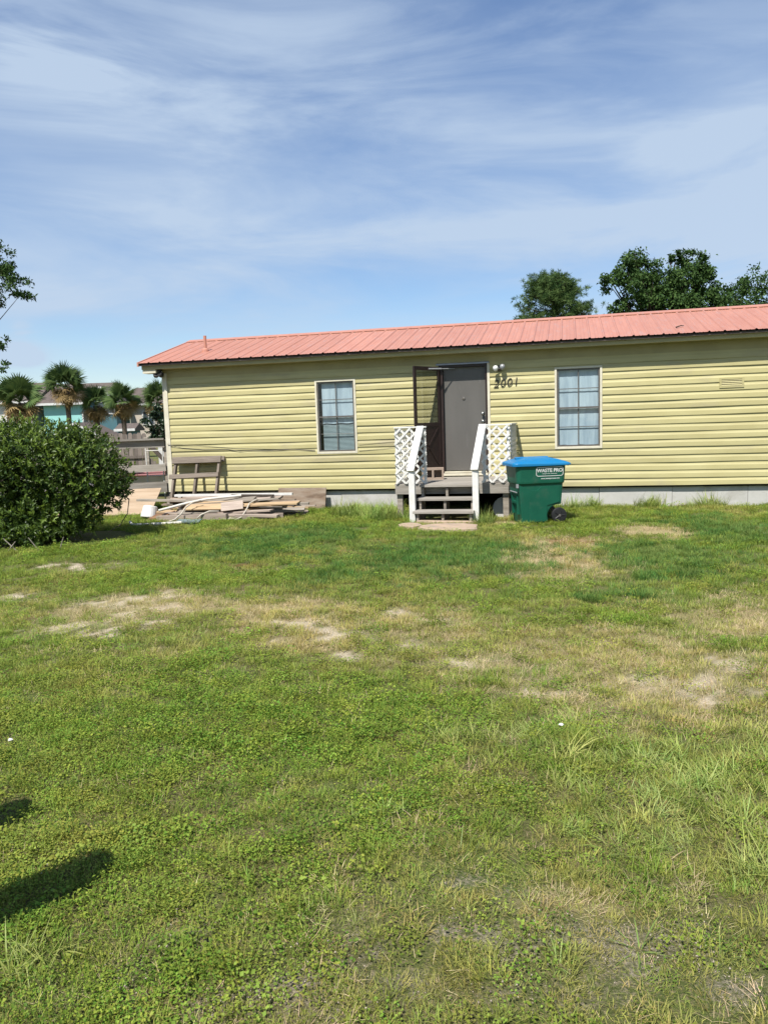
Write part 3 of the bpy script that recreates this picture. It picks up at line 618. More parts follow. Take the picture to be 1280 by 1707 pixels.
def build_porch():
    D0, D1, DU0, DU1 = .075, 1.50, .56, 2.40
    n = 10; bw = (D1-D0)/n
    for k in range(n): board('deck_board', M['deckwood'], pp(DU0-.01+random.uniform(-.012, .012), D0+bw*(k+.5), .547), pp(DU1+.01+random.uniform(-.012, .012), D0+bw*(k+.5), .547), bw-.006, .028, porch)
    board('deck_board', M['deckwood'], pp(.99, 1.578, .537), pp(1.90, 1.578, .537), .15, .036, porch)
    board('rim_joist', M['deckwood'], pp(DU0, 1.478, .463), pp(.985, 1.478, .463), .038, .135, porch)
    board('rim_joist', M['deckwood'], pp(.987, 1.470, .463), pp(1.90, 1.470, .463), .038, .135, porch)
    board('rim_joist', M['deckwood'], pp(1.905, 1.478, .463), pp(DU1, 1.478, .463), .038, .135, porch)
    for u in (DU0+.02, DU1-.02): board('rim_joist', M['deckwood'], pp(u, 1.455, .463), pp(u, .06, .463), .038, .134, porch)
    for u in (DU0+.06, DU1-.075):
        for v in (1.40, .12): MB().box(pp(u-.045, v-.045, -.1), pp(u+.045, v+.045, .395 if v < 1 else .394)).build('deck_post', M['oldwood' if v > 1 else 'darkwood'], porch)
    # steps
    for v0, v1, w in ((1.63, 1.885, .345), (1.885, 2.14, .172)): bevel(board('step_tread', M['deckwood'], pp(.985-.02*(w < .2), (v0+v1)/2, w), pp(1.90, (v0+v1)/2, w), v1-v0+.015, .040, porch), .004)
    for u in (1.03, 1.42, 1.845):
        st = MB(); st.prism([(1.49, .50), (1.49, .0), (1.70, .0), (2.10, -.03), (2.10, .150), (1.86, .150), (1.86, .323), (1.62, .323), (1.62, .50)], 0, u-.019, u+.019)
        st.v = [pp(x, y, z) for x, y, z in st.v]; st.build('stringer', M['oldwood'], porch)
    # rails
    for u, uu_ in ((.935, 1.00), (1.915, 1.985)):
        bevel(MB().box(pp(u-.046, 1.93, -.1), pp(u+.046, 2.02, .80)).build('rail_post', M['white'], porch), .004)
        bevel(board('hand_rail', M['white'], pp(u-.01, 2.04, .80), pp(uu_, 1.50, 1.475), .115, .036, porch), .005)
    for u in (.60, 1.06, 2.0, 2.375):
        MB().box(pp(u-.02, 1.455, .562), pp(u+.02, 1.492, 1.44)).build('panel_post', M['white'], porch)
    for u0, u1 in ((.585, 1.085), (1.965, 2.40)):
        lattice(u0, u1, .57, 1.455, lambda a, b_, d: pp(a, 1.512+d, b_)); board('lattice_cap', M['white'], pp(u0-.01, 1.496, 1.468), pp(u1+.01, 1.496, 1.468), .06, .022, porch)
    for u, s in ((.578, -1), (2.405, 1)):
        lattice(.06, 1.49, .57, 1.455, lambda a, b_, d, u=u, s=s: pp(u+s*d, a, b_)); board('lattice_cap', M['white'], pp(u, .05, 1.469), pp(u, 1.462, 1.469), .05, .022, porch)
        MB().box(pp(u-.03, .045, .562), pp(u-.012 if s > 0 else u+.012, .08, 1.455)).build('panel_post', M['white' if s < 0 else 'oldwood'], porch)
build_porch()

# concrete block on the deck
def build_block():
    b = thing('cinder_block', 'tan hollow cinder block holding the storm door open on the porch deck', 'cinder block', HW(1.03, .62, .5615), -YAW+R(10))
    L_, H_, D_, t = .37, .20, .19, .035; m = MB()
    xs = [-L_/2, -L_/2+t, -t/2, t/2, L_/2-t, L_/2]
    m.box((xs[0], -D_/2, 0), (xs[5], D_/2, t)); m.box((xs[0], -D_/2, H_-t), (xs[5], D_/2, H_))
    for a, c in ((0, 1), (2, 3), (4, 5)): m.box((xs[a], -D_/2, t), (xs[c], D_/2, H_-t))
    m.build('block_shell', M['block'], b); MB().box((xs[1], D_/2-.03, t), (xs[4], D_/2-.02, H_-t)).build('block_web', M['block'], b)
build_block()

# ------------------------------------------------------------------ wheeled bin
def build_bin():
    b = thing('wheeled_bin', 'green wheeled rubbish bin with a closed blue lid beside the porch', 'bin', (2.27, 11.50, -.005), R(7))
    def hd(z): return .215+.07*min(z, .9)/.9
    arch = [(.095+.0, 0)]+[(.275-.165*math.cos(t), .12+.165*math.sin(t)) for t in np.linspace(-.72, math.pi/2, 9)][1:]
    prof = [(-.265, 0), (.115, 0)]+[(.285-.165*math.cos(t), .115+.165*math.sin(t)) for t in np.linspace(-.35, math.pi/2, 8)]+[(.325, .28), (.345, .60), (-.325, .60)]
    n = len(prof); v = [(x, -hd(z), z) for x, z in prof]+[(x, hd(z), z) for x, z in prof]
    m = MB().add(v, [tuple(range(n)), tuple(range(2*n-1, n-1, -1))]+[(i, i+n, (i+1) % n+n, (i+1) % n) for i in range(n)])
    body = m.build('body', M['green'], b); bevel(body, .016, 3)
    # wider collar above, with rounded corners
    def rrect(x0, x1, hy, r, z, k=6):
        o = []
        for cx, cy, a0 in ((x1-r, hy-r, 0), (x0+r, hy-r, 90), (x0+r, -hy+r, 180), (x1-r, -hy+r, 270)):
            for i in range(k+1):
                a = R(a0+90*i/k); o.append((cx+r*math.cos(a), cy+r*math.sin(a), z))
        return o
    def loft(rings, cap=True):
        q = len(rings[0]); vv = [p for r_ in rings for p in r_]; f = []
        for i in range(len(rings)-1):
            for k in range(q): f.append((i*q+k, i*q+(k+1) % q, (i+1)*q+(k+1) % q, (i+1)*q+k))
        if cap: f += [tuple(range(q-1, -1, -1)), tuple(range((len(rings)-1)*q, len(rings)*q))]
        return MB().add(vv, f)
    loft([rrect(-.318, .34, .255, .05, .575), rrect(-.348, .372, .283, .06, .605), rrect(-.352, .374, .287, .06, .63), rrect(-.372, .388, .302, .07, .865)]).build('collar', M['green'], b, smooth=False)
    loft([rrect(-.385, .40, .312, .07, .862), rrect(-.388, .402, .315, .07, .885)]).build('rim', M['green'], b)
    # raised ribs and notch on the sides
    for s in (-1, 1):
        sd_ = MB()
        pan_ = [(-.17, .03), (.10, .03), (.11, .27), (.30, .32), (.315, .56), (.02, .56), (-.05, .50), (-.16, .50)]
        vv = [(x, s*(hd(z)+.0), z) for x, z in pan_]+[(x*.985, s*(hd(z)+.009), z) for x, z in pan_]; q = len(pan_)
        fs = [tuple(range(q, 2*q))]+[(i, (i+1) % q, (i+1) % q+q, i+q) for i in range(q)]
        sd_.add(vv, fs if s < 0 else [x[::-1] for x in fs]); sd_.build('side_panel', M['green'], b)
    # front with grab bar recess (towards -x)
    fc = MB(); fc.box((-.325, -.10, .30), (-.285, .10, .335)); fc.box((-.318, -.13, .14), (-.27, -.105, .52)); fc.box((-.318, .105, .14), (-.27, .13, .52)); fc.build('grab_bar', M['green'], b)
    MB().tube([(-.33, -.16, .47), (-.33, .16, .47)], .010, 8).build('lift_bar', M['galv'], b)
    # lid
    rings = []; x0, x1, hy = -.425, .47, .33
    for k, (ins, z) in enumerate(((.012, .855), (0, .858), (.0, .897), (.012, .910), (.05, .928), (.13, .955), (.20, .972), (.25, .978))): rings.append(rrect(x0+ins*1.15, x1-ins*1.35, hy-ins, max(.02, .085-ins*.3), z))
    rings = [[(p[0], p[1], p[2]-(.0 if i < 2 else .020*max(0, (p[0])/.47)**2)) for p in r_] for i, r_ in enumerate(rings)]
    lid = loft(rings).build('lid', M['lid'], b, smooth=False); bevel(lid, .006, 2)
    MB().box((-.30, -.05, .930), (.20, .05, .984)).build('lid_ridge', M['lid'], lid); bevel(lid.children[0], .012, 3)
    MB().tube([(.43, -.25, .86), (.43, .25, .86)], .014, 10).build('handle', M['black'], b)
    for s in (-1, 1):
        w = MB().lathe([(.085, -.03), (.108, -.028), (.116, -.015), (.116, .015), (.108, .028), (.085, .03)], 24, axis=1); wh = w.build('wheel', M['black'], b, (.288, s*.235, .116), smooth=False)
        MB().lathe([(.02, -.036), (.02, .036)], 12, axis=1).build('hub', M['bronze'], wh)
        sp = MB()
        for k in range(5):
            a = 2*math.pi*k/5; sp.tube([(.02*math.cos(a), s*.031, .02*math.sin(a)), (.08*math.cos(a), s*.031, .08*math.sin(a))], .008, 6)
        sp.build('spokes', M['black'], wh)
    MB().tube([(.288, -.21, .116), (.288, .21, .116)], .010, 8).build('axle', M['metal'], b)
    # printing on the side that faces the lawn
    def onside(x, z, z_off=.0): return (x, -(.288+.015*(z-.63)/.235+.004+z_off), z)
    tilt = math.atan2(.015, .235)
    link('bin_logo', text_mesh('WASTE PRO', .072, 0, .0005, .98, .022), M['print'], b, onside(.13, .787), (R(90)+tilt, 0, 0))
    link('bin_logo', text_mesh('Caring For Our Communities', .0185, 0, .0004, 1., .015), M['print'], b, onside(.13, .742), (R(90)+tilt, 0, 0))
    link('bin_logo', text_mesh('www.wasteprousa.com', .030, 0, .0004, 1., .02), M['print'], b, onside(.14, .672), (R(90)+tilt, 0, 0))
    fr = MB(); outer = rrect(-.205, .205, .068, .035, 0); inner = rrect(-.197, .197, .060, .028, 0); q = len(outer)
    fr.add(outer+inner, [(i, (i+1) % q, (i+1) % q+q, i+q) for i in range(q)]); fr.build('bin_logo', M['print'], b, onside(.13, .772), (R(90)+tilt, 0, 0))
    MB().box((-.362, -.268, .545), (-.33, -.235, .60)).build('latch', M['galv'], b)
build_bin()

# ------------------------------------------------------------------ stepping stones, scrap under the deck
def slab(name, label, cx, cy, rx, ry, rz, seed, group=None):
    r = random.Random(seed); n = 11; top = []; 
    for i in range(n):
        a = 2*math.pi*i/n; k = 1+r.uniform(-.16, .12); top.append((rx*k*math.cos(a)*(1.12 if abs(math.cos(a)) > .7 else 1), ry*k*math.sin(a)))
    m = MB(); m.add([(x*1.03, y*1.03, -.04) for x, y in top]+[(x, y, .030+r.uniform(-.003, .003)) for x, y in top]+[(x*.95, y*.93, .038) for x, y in top], [(i, (i+1) % n, (i+1) % n+n, i+n) for i in range(n)]+[(i+n, (i+1) % n+n, (i+1) % n+2*n, i+2*n) for i in range(n)]+[tuple(range(2*n, 3*n))])
    o = m.build(name, M['stone'], None, (cx, cy, .005), (0, R(1), rz)); tag(o, label, 'stepping stone', group); return o
slab('stepping_stone', 'largest pinkish tan flat stone in the grass below the porch steps', .93, 11.00, .40, .36, R(-8), 1, 'flat stones below the steps')
slab('stepping_stone', 'narrow grey tan flat stone left of the large one below the steps', .38, 11.35, .16, .22, R(15), 4, 'flat stones below the steps')
slab('stepping_stone', 'thin flat stone right under the bottom step behind the large one', .98, 11.62, .42, .13, R(-12), 9, 'flat stones below the steps')
o = MB().lathe([(.17, -.025), (.18, -.02), (.18, .02), (.17, .025)], 24, axis=1).build('concrete_disc', M['skirt'], None, HW(2.28, 1.22, .13), (R(-8), 0, -YAW)); tag(o, 'grey round concrete disc leaning behind the right porch post', 'disc')

# ------------------------------------------------------------------ left yard: leaning frame, board, wood pile
def build_yard():
    fr = thing('wooden_rack', 'weathered open timber rack leaning against the yellow wall', 'wooden rack', HW(-3.55, .45), -YAW)
    def q(u, v, w): return (u+3.55, -(v-.45), w)
    tv, bv, tw = .10, .48, 1.02
    def at(t): return bv+(tv-bv)*t, tw*t
    for u in (-4.035, -3.58, -3.13):
        v0, w0 = at(.02); v1, w1 = at(.94); board('leg', M['rackwood'], q(u-.0, v0, w0), q(u, v1, w1), .042, .085, fr, (0, -1, .4))
    v1, w1 = at(.945); board('top_board', M['rackwood'], q(-4.09, v1+.055, w1), q(-3.08, v1+.055, w1+.012), .125, .035, fr, (0, -1, .4))
    board('top_board', M['rackwood'], q(-4.07, v1-.055, w1+.01), q(-3.06, v1-.055, w1+.01), .10, .03, fr, (0, -1, .4))
    v1, w1 = at(.66); board('cross_board', M['rackwood'], q(-4.12, v1+.058, w1-.012), q(-3.10, v1+.058, w1+.02), .085, .03, fr, (0, -1, .4))
    o = board('leaning_board', M['brownwood'], HW(-1.99, .14, .20), HW(-1.06, .14, .195), .42, .025, None, Vector((-math.sin(YAW), -math.cos(YAW), .28))); tag(o, 'wide brown weathered board leaning on the skirting right of the wood pile', 'board')
    # the heap: loose planks, most of them alike
    G = 'planks in the scrap wood heap'; r = random.Random(21)
    mats = ['pinkwood', 'oldwood', 'pinkwood', 'tanwood', 'oldwood', 'brownwood', 'darkwood', 'pinkwood']
    used = set()
    layers = [(.045, 8), (.09, 9), (.135, 9), (.185, 8), (.235, 7), (.285, 6)]
    for li, (z, cnt) in enumerate(layers):
        sp = 1-li*.11
        for k in range(cnt):
            L_ = r.uniform(1.2, 2.5)*(1 if li < 5 else .8); u = -2.6+r.uniform(-.65, .65)*sp; v = .95+(k/(cnt-1)-.5)*1.45*sp+r.uniform(-.04, .04); a = R(r.uniform(-12, 12)); dz = r.uniform(-.03, .035)
            u0 = max(u-L_/2, -4.15); u1 = min(u+L_/2, -1.08); hl = (u1-u0)/2; uc = (u0+u1)/2
            mt = r.choice(mats)
            o = board('scrap_plank', M[mt], HW(uc-hl*math.cos(a), v-hl*math.sin(a), z-dz), HW(uc+hl*math.cos(a), v+hl*math.sin(a), z+dz), r.uniform(.07, .19), r.uniform(.018, .042), None, (r.uniform(-.12, .12), r.uniform(-.4, .2), 1), .014)
            look = {'pinkwood': 'bleached pinkish', 'oldwood': 'silver grey', 'tanwood': 'yellowish tan', 'brownwood': 'dull brown', 'darkwood': 'dark damp'}[mt]
            where = ('in the bottom layer', 'low down', 'in the lower middle', 'in the upper middle', 'near the top', 'on the very top')[li]
            row = 'front' if v > 1.25 else ('back' if v < .65 else 'middle'); end = 'left' if uc < -2.95 else ('right' if uc > -2.55 else 'centre')
            for extra in ('', 'narrow ', 'short ', 'split ', 'rough '):
                lab = '%s%s plank %s, %s row, %s of the scrap heap' % (extra, look, where, row, end)
                if lab not in used: break
            used.add(lab); tag(o, lab, 'plank', G)
    def one(name, m, a, b_, w, t, label, cat='plank', up=(0, 0, 1), warp=.0): tag(board(name, M[m], HW(*a), HW(*b_), w, t, None, up, warp), label, cat, None)
    one('white_board', 'white', (-3.78, .72, .345), (-1.55, .55, .335), .09, .038, 'long white painted board on top of the scrap wood heap')
    one('dark_board', 'darkwood', (-2.62, .80, .345), (-1.85, .72, .325), .10, .03, 'short dark board lying over the white board on the heap')
    one('grey_plank', 'oldwood', (-4.35, 1.05, .30), (-3.1, 1.0, .27), .13, .035, 'grey plank sticking out at the left end of the scrap heap')
    one('timber_beam', 'pinkwood', (-3.55, 1.80, .055), (-2.3, 1.72, .07), .11, .10, 'thick pale pinkish timber along the front of the scrap heap', warp=.006)
    one('timber_beam', 'pinkwood', (-2.15, 1.72, .05), (-1.38, 1.50, .06), .10, .09, 'shorter pale timber at the right front of the scrap heap', warp=.006)
    one('long_lath', 'tanwood', (-2.9, 1.35, .29), (-1.05, 1.15, .15), .05, .02, 'thin pale lath poking out right of the scrap heap into the grass')
    one('broken_panel', 'pinkwood', (-2.45, 1.62, .22), (-2.10, 1.50, .25), .20, .012, 'broken pale sheet hanging over the front of the scrap heap', 'sheet', (.1, -.8, 1))
    one('tan_sheet', 'tanwood', (-3.15, 1.52, .235), (-2.15, 1.42, .235), .32, .018, 'large tan plywood offcut on the front of the scrap heap', 'sheet', (0, -.35, 1))
    o = MB().tube([HW(-3.62, 1.62, .17), HW(-3.2, 1.5, .27), HW(-2.85, 1.35, .335), HW(-2.3, 1.1, .37)], .022, 10).build('plastic_pipe', M['pvc']); tag(o, 'pale bent plastic pipe lying across the top of the heap', 'pipe')
    o = MB().tube([HW(-3.72, 2.38, .075), HW(-3.66, 2.42, .03), HW(-3.5, 2.40, .028), HW(-3.0, 2.22, .032), HW(-2.9, 2.18, .035)], .024, 10).build('plastic_pipe', M['pvc']); tag(o, 'white plastic pipe with an elbow lying in front of the heap', 'pipe')
    def hose(pts, label):
        o = MB().tube([HW(*p) for p in pts], .013, 8).build('hose', M['rope'], smooth=True); tag(o, label, 'hose')
    hose([(-2.85, 1.55, .33), (-2.95, 1.66, .31), (-3.02, 1.78, .24), (-3.05, 1.9, .14), (-3.12, 2.0, .06), (-3.2, 2.1, .03)], 'pale hose end drooping over the left front of the heap')
    hose([(-1.78, 1.2, .30), (-1.92, 1.34, .32), (-1.98, 1.5, .27), (-2.0, 1.62, .16), (-2.04, 1.74, .06), (-2.1, 1.85, .03)], 'pale hose end drooping over the right front of the heap')
    hose([(-2.45, 1.70, .16), (-2.6, 1.76, .17), (-2.72, 1.82, .12), (-2.78, 1.86, .06)], 'short pale hose loop in the middle of the heap front')
    m = MB().lathe([(.145, 0), (.15, .012), (.125, .2), (.11, .215), (.02, .22)], 22); o = m.build('plastic_tub', M['white'], None, HW(-4.02, 1.28, .0), (R(-14), R(8), 0), smooth=False); tag(o, 'white plastic tub upside down in the grass by the wood heap', 'tub')
    r2 = random.Random(5); m = MB()
    o = board('rusty_scrap', M['rust'], HW(-3.85, 1.45, .05), HW(-3.45, 1.5, .09), .25, .03, None, (.2, -.3, 1), .02); tag(o, 'rusty brown scrap sheet between the white tub and the heap', 'scrap')
    o = board('grey_scrap', M['gscrap'], HW(-3.0, 2.12, .04), HW(-2.62, 2.05, .06), .18, .025, None, (.1, -.1, 1), .015); tag(o, 'greenish grey scrap at the front of the heap beside the pipe', 'scrap')
    o = board('pale_scrap', M['tanwood'], HW(-1.42, 1.0, .07), HW(-1.26, .96, .10), .10, .03, None, (.4, -.3, 1), .02); tag(o, 'small crumpled tan scrap in the grass under the leaning board', 'scrap')
    o = board('plywood_sheet', M['plywood'], Vector((-6.15, 14.70, .20)), Vector((-4.40, 14.85, .20)), 1.25, .018, None, Vector((0, -.31, .95))); tag(o, 'bare tan plywood sheet sloping against the bottom of the grey rail fence', 'plywood')
build_yard()
def build_fences():
    f = thing('rail_fence', 'weathered grey rail fence running left from the house corner', 'fence', (-4.4, 15.6, 0))
    for z, w, t in ((1.285, .15, .04), (.80, .14, .04), (.41, .21, .035)): board('rail', M['deckwood'], (-4.2, -.7, z-.03), (.02, 0, z), t, w, f)
    board('rail', M['deckwood'], (-4.2, -.72, 1.37), (.02, -.02, 1.378), .14, .035, f)
    for x in (.03, -2.4, -4.2): MB().box((x-.045, .03+x*.166, -.1), (x+.045, .12+x*.166, 1.36)).build('fence_post', M['oldwood'], f)
    MB().tube([(.10, -.06, .34), (.10, -.06, 1.30)], .035, 10).build('fence_pipe', M['galv'], f); MB().tube([(.10, -.06, .27), (.10, -.06, .345)], .045, 10).build('pipe_end', M['black'], f)
    p = thing('white_pipe_frame', 'thin white pipe frame standing behind the grey rail fence', 'frame', (-4.7, 15.95, 0))
    for x in (-.17, .17): MB().tube([(x, 0, 0), (x, 0, 1.24)], .013, 8).build('upright', M['white'], p)
    for z in (.62, 1.14): MB().tube([(-.17, 0, z), (.17, 0, z)], .009, 8).build('cross_pipe', M['white'], p)
    k = thing('picket_fence', 'grey brown dog eared picket fence at the back of the side yard', 'fence', (-11.0, 25, 0))
    pk = MB().prism([(-.068, 0), (.068, 0), (.068, 1.43), (.035, 1.48), (-.035, 1.48), (-.068, 1.43)], 1, -.011, .011).mesh('picket')
    x = -5.2; r = random.Random(3)
    while x < 3.35:
        link('picket', pk, M['fence'], k, (x, r.uniform(-.004, .004), r.uniform(-.03, .02)+.01), (0, R(r.uniform(-.7, .7)), 0)); x += .147
    for z in (.30, .72, 1.22): board('backing_rail', M['fence'], (-5.2, -.04, z), (3.38, -.04, z), .04, .09, k)
    g = thing('timber_gate', 'dark timber gate with a diagonal brace right of the picket fence', 'gate', (-7.2, 24.8, 0))
    MB().box((-.40, -.05, 0), (-.27, .05, 1.35)).build('gate_post', M['oldwood'], g)
    board('diagonal_brace', M['darkwood'], (-.26, 0, 1.12), (.35, 0, .42), .04, .13, g, (0.7, 0, .7))
    for i in range(6): board('gate_board', M['fence'], (-.22+i*.095, .03, .05), (-.22+i*.095, .03,   .66-.085*i), .088, .02, g, (0, 1, 0))
    s = thing('white_shed', 'low white shed wall seen through the grey rail fence', 'shed', (-7.2, 28, 0))
    MB().box((-.9, 0, 0), (1.6, 1.5, 1.13)).build('shed_wall', M['hwhite'], s); MB().box((-1.0, -.08, 1.132), (1.7, 1.6, 1.18)).build('shed_roof', M['galv'], s)
    b = thing('small_skiff', 'pale skiff with faded red gunwales parked behind the rail fence', 'boat', (-5.6, 18.2, .12))
    m = MB(); secs = [(-1.6, .02, .30), (-1.0, .38, .40), (0, .5, .42), (1.2, .46, .42)]
    v = []; f = []
    for x, h, z in secs: v += [(x, -h, z), (x, -h*.6, .02), (x, h*.6, .02), (x, h, z)]
    for i in range(3):
        for j in range(3): f.append((4*i+j, 4*i+4+j, 4*i+5+j, 4*i+1+j))
    f.append((12, 13, 14, 15)); m.add(v, f); m.build('hull', M['lav'], b)
    for s_ in (-1, 1): MB().tube([(x, s_*h, z) for x, h, z in secs], .028, 8).build('gunwale', M['red'], b)
    MB().box((-.3, -.46, .33), (-.1, .46, .36)).build('thwart', M['red'], b); MB().box((.7, -.44, .33), (.95, .44, .36)).build('thwart', M['red'], b)
build_fences()

# ------------------------------------------------------------------ houses beyond
def far_house(label, x0, x1, y0, y1, wz, rz_, wall, gable=False, wins=(), ov=.5):
    h = thing('far_house', label, 'house', ((x0+x1)/2, y0, 0)); cx = (x0+x1)/2; a, b_ = x0-cx, x1-cx; d = y1-y0
    MB().box((a, 0, -.2), (b_, d, wz)).build('wall', M[wall], h)
    r = MB()
    if gable:   # ridge runs away from the camera, gable end in front
        MB().prism([(a, wz), (b_, wz), (0, rz_-.12)], 1, .02, .1).build('gable_end', M[wall], h)
        sl = (rz_-wz)/(b_-a)*2
        for s in (1, -1):
            e = b_+ov if s > 0 else a-ov
            r.add([(0, -ov, rz_), (e, -ov, wz-ov*sl*1), (e, d+ov, wz-ov*sl), (0, d+ov, rz_), (0, -ov, rz_-.14), (e, -ov, wz-ov*sl-.14), (e, d+ov, wz-ov*sl-.14), (0, d+ov, rz_-.14)], [(0, 1, 2, 3), (7, 6, 5, 4), (0, 4, 5, 1), (1, 5, 6, 2)])
            board('barge_board', M['hwhite'], (0, -ov-.03, rz_-.10), (e, -ov-.03, wz-ov*sl-.10), .05, .15, h)
    else:       # ridge parallel to the picture
        sl = (rz_-wz)/d*2
        r.prism([(-ov, wz-.1), (d/2, rz_), (d+ov, wz-.1), (d+ov, wz-.24), (-ov, wz-.24)], 0, a-ov, b_+ov)
        MB().box((a-ov, -ov-.06, wz-.26), (b_+ov, -ov-.01, wz-.06)).build('fascia', M['hwhite'], h)
    r.build('roof', M['hroof'], h)
    for wx, wz0, ww, wh in wins:
        fr = MB(); fr.box((wx-ww/2-.12, -.06, wz0-.12), (wx-ww/2, .02, wz0+wh+.12)); fr.box((wx+ww/2, -.06, wz0-.12), (wx+ww/2+.12, .02, wz0+wh+.12)); fr.box((wx-ww/2, -.06, wz0+wh), (wx+ww/2, .02, wz0+wh+.12)); fr.box((wx-ww/2, -.06, wz0-.12), (wx+ww/2, .02, wz0)); fr.box((wx-.04, -.05, wz0), (wx+.04, .02, wz0+wh))
        w = fr.build('window', M['hwhite'], h); MB().box((wx-ww/2, -.02, wz0), (wx+ww/2, -.012, wz0+wh)).build('pane', M['hglass'], w)
    return h
far_house('bright turquoise house with a brown roof behind the palms', -30.3, -25.5, 70, 79, 4.35, 6.25, 'hturq', wins=((1.6, 2.0, .9, 1.3),))
far_house('dark teal house wing with a white framed gable right of the turquoise wall', -25.45, -23.1, 68, 70.5, 4.4, 5.6, 'hteal', True, ((.25, 3.2, 1.5, .95),), .35)
far_house('beige house with a long low brown roof nearest the mobile home corner', -24.5, -16.5, 76, 84, 4.3, 5.95, 'hbeige', wins=((-2.2, 2.2, 1., 1.2),))
far_house('pale house with a brown roof at the far left edge', -40, -31.4, 70, 79, 4.6, 6.45, 'hwhite', wins=((2.6, 2.0, 1., 1.4), (-1, 2., 1., 1.4)))
far_house('low dark roofed outbuilding with white gable trim behind the bush top', -26.1, -22.6, 62, 66, 1.5, 2.42, 'hteal', True, (), .4)
far_house('small teal shed with a brown roof in front of the beige house', -21.3, -20.2, 63, 65, 1.84, 2.22, 'hteal', wins=(), ov=.3)

# ------------------------------------------------------------------ palms
def fan_mesh(name, m, seed, droop, n=26):
    """one fan frond: petiole along +x then a pleated half disc of narrow segments"""
    r = np.random.default_rng(seed); V = []; F = []; T = []; c = 0
    pet = np.array([(0, -.02, 0), (0, .02, 0), (.62, .012, .05), (.62, -.012, .05)]); V.append(pet); F += [(0, 1, 2), (0, 2, 3)]; T += [.6, .6]; c = 4
    for k in range(n):
        a = (k/(n-1)-.5)*R(235); L = .72*(1-.25*abs(a)/R(118))*r.uniform(.88, 1.08); d = np.array([math.cos(a), math.sin(a), 0]); s = np.array([-math.sin(a), math.cos(a), 0]); b0 = np.array([.62, 0, .05])
        w = .034; p1 = b0+d*L*.55+np.array([0, 0, .02-droop*.12]); p2 = b0+d*L+np.array([0, 0, -droop*r.uniform(.2, .42)])
        V.append(np.array([b0, p1-s*w, p1+s*w, p2])); F += [(c, c+1, c+2), (c+1, c+3, c+2)]; t = r.random(); T += [t, t]; c += 4
    return np_mesh(name, np.concatenate(V), np.array(F), T, m)
FR = [fan_mesh('frond', LF['frond'], s, d) for s, d in ((1, .5), (2, .9), (3, .3))]; FD = [fan_mesh('dry_frond', LF['dry'], s, d, 18) for s, d in ((5, 1.3), (6, 1.7))]
def palm(label, x, y, zc, sc, ng, nd, seed):
    r = random.Random(seed); p = thing('palm_tree', label, 'palm tree', (x, y, 0), 0, 'palms in front of the far houses')
    lean = r.uniform(-.12, .12); m = MB(); pts = [(0, 0, -.1), (lean*.4, 0, zc*.4), (lean, 0, zc)]; m.tube(pts, [.17, .13, .15], 12); m.build('trunk', M['palmbark'], p)
    b = MB()
    for k in range(26):
        a = k*2.4; z = zc-.05-k*.03; b.tube([(lean+.12*math.cos(a), .12*math.sin(a), z-.12), (lean+.24*math.cos(a), .24*math.sin(a), z+.10)], [.035, .02], 5)
    b.build('boot_stubs', M['palmbark'], p)
    for k in range(ng+nd):
        dry = k >= ng; az = k*2.39996+r.uniform(-.25, .25)
        el = R(88-92*(k/ng)**.9+r.uniform(-12, 12)) if not dry else R(16-88*((k-ng)/nd)+r.uniform(-9, 9))
        o = link('dry_frond' if dry else 'frond', r.choice(FD if dry else FR), None, p, (lean, 0, zc+(.08 if not dry else -.15)), (R(r.uniform(-75, 75)), -el, az)); s = sc*1.18*(r.uniform(.42, .88) if dry else r.uniform(.72, 1.1)); o.scale = (s, s, s)
palm('tallest palm, its crown rising above the turquoise house', -18.0, 45, 4.15, .98, 30, 34, 1)
palm('broad low palm leftmost of the row with a skirt of dry fronds', -20.4, 44, 3.35, 1.12, 30, 36, 2)
palm('palm with golden dry fronds just right of the tallest palm', -16.75, 46, 3.1, .86, 24, 32, 3)
palm('slim palm in front of the teal house wing', -14.85, 45, 3.15, .86, 26, 30, 4)
palm('palm half hidden behind the dark shrub next to the mobile home corner', -13.0, 45.5, 3.2, .88, 26, 28, 5)

# ------------------------------------------------------------------ trees and shrubs
def blob_leaves(blobs, nleaf, L, W, r, up=.5, shell=.55):
    """leaves spread through lumps; blobs = (centre, radii)"""
    vol = np.array([b[1][0]*b[1][1]*b[1][2] for b in blobs])**.67; cnt = (vol/vol.sum()*nleaf).astype(int); P = []; D = []; Nn = []
    for (c, rad), n in zip(blobs, cnt):
        sub = max(4, n//70); sdv = nrm(r.normal(size=(sub, 3))); srad = r.uniform(shell, 1.0, (sub, 1)); sc_ = sdv*srad
        k = r.integers(0, sub, n); off = r.normal(size=(n, 3))*.17; q = sc_[k]+off
        P.append(np.array(c)+q*np.array(rad)); out = nrm(q+r.normal(size=(n, 3))*.35); D.append(nrm(r.normal(size=(n, 3))+out*.8+np.array([0, 0, -.15]))); Nn.append(nrm(out+np.array([0, 0, up])+r.normal(size=(n, 3))*.45))
    P = np.concatenate(P); D = np.concatenate(D); Nn = np.concatenate(Nn); n = len(P)
    return leaf_geo(P, D, Nn, L*r.uniform(.7, 1.25, n), W*r.uniform(.75, 1.2, n), r.random(n)**1.5)
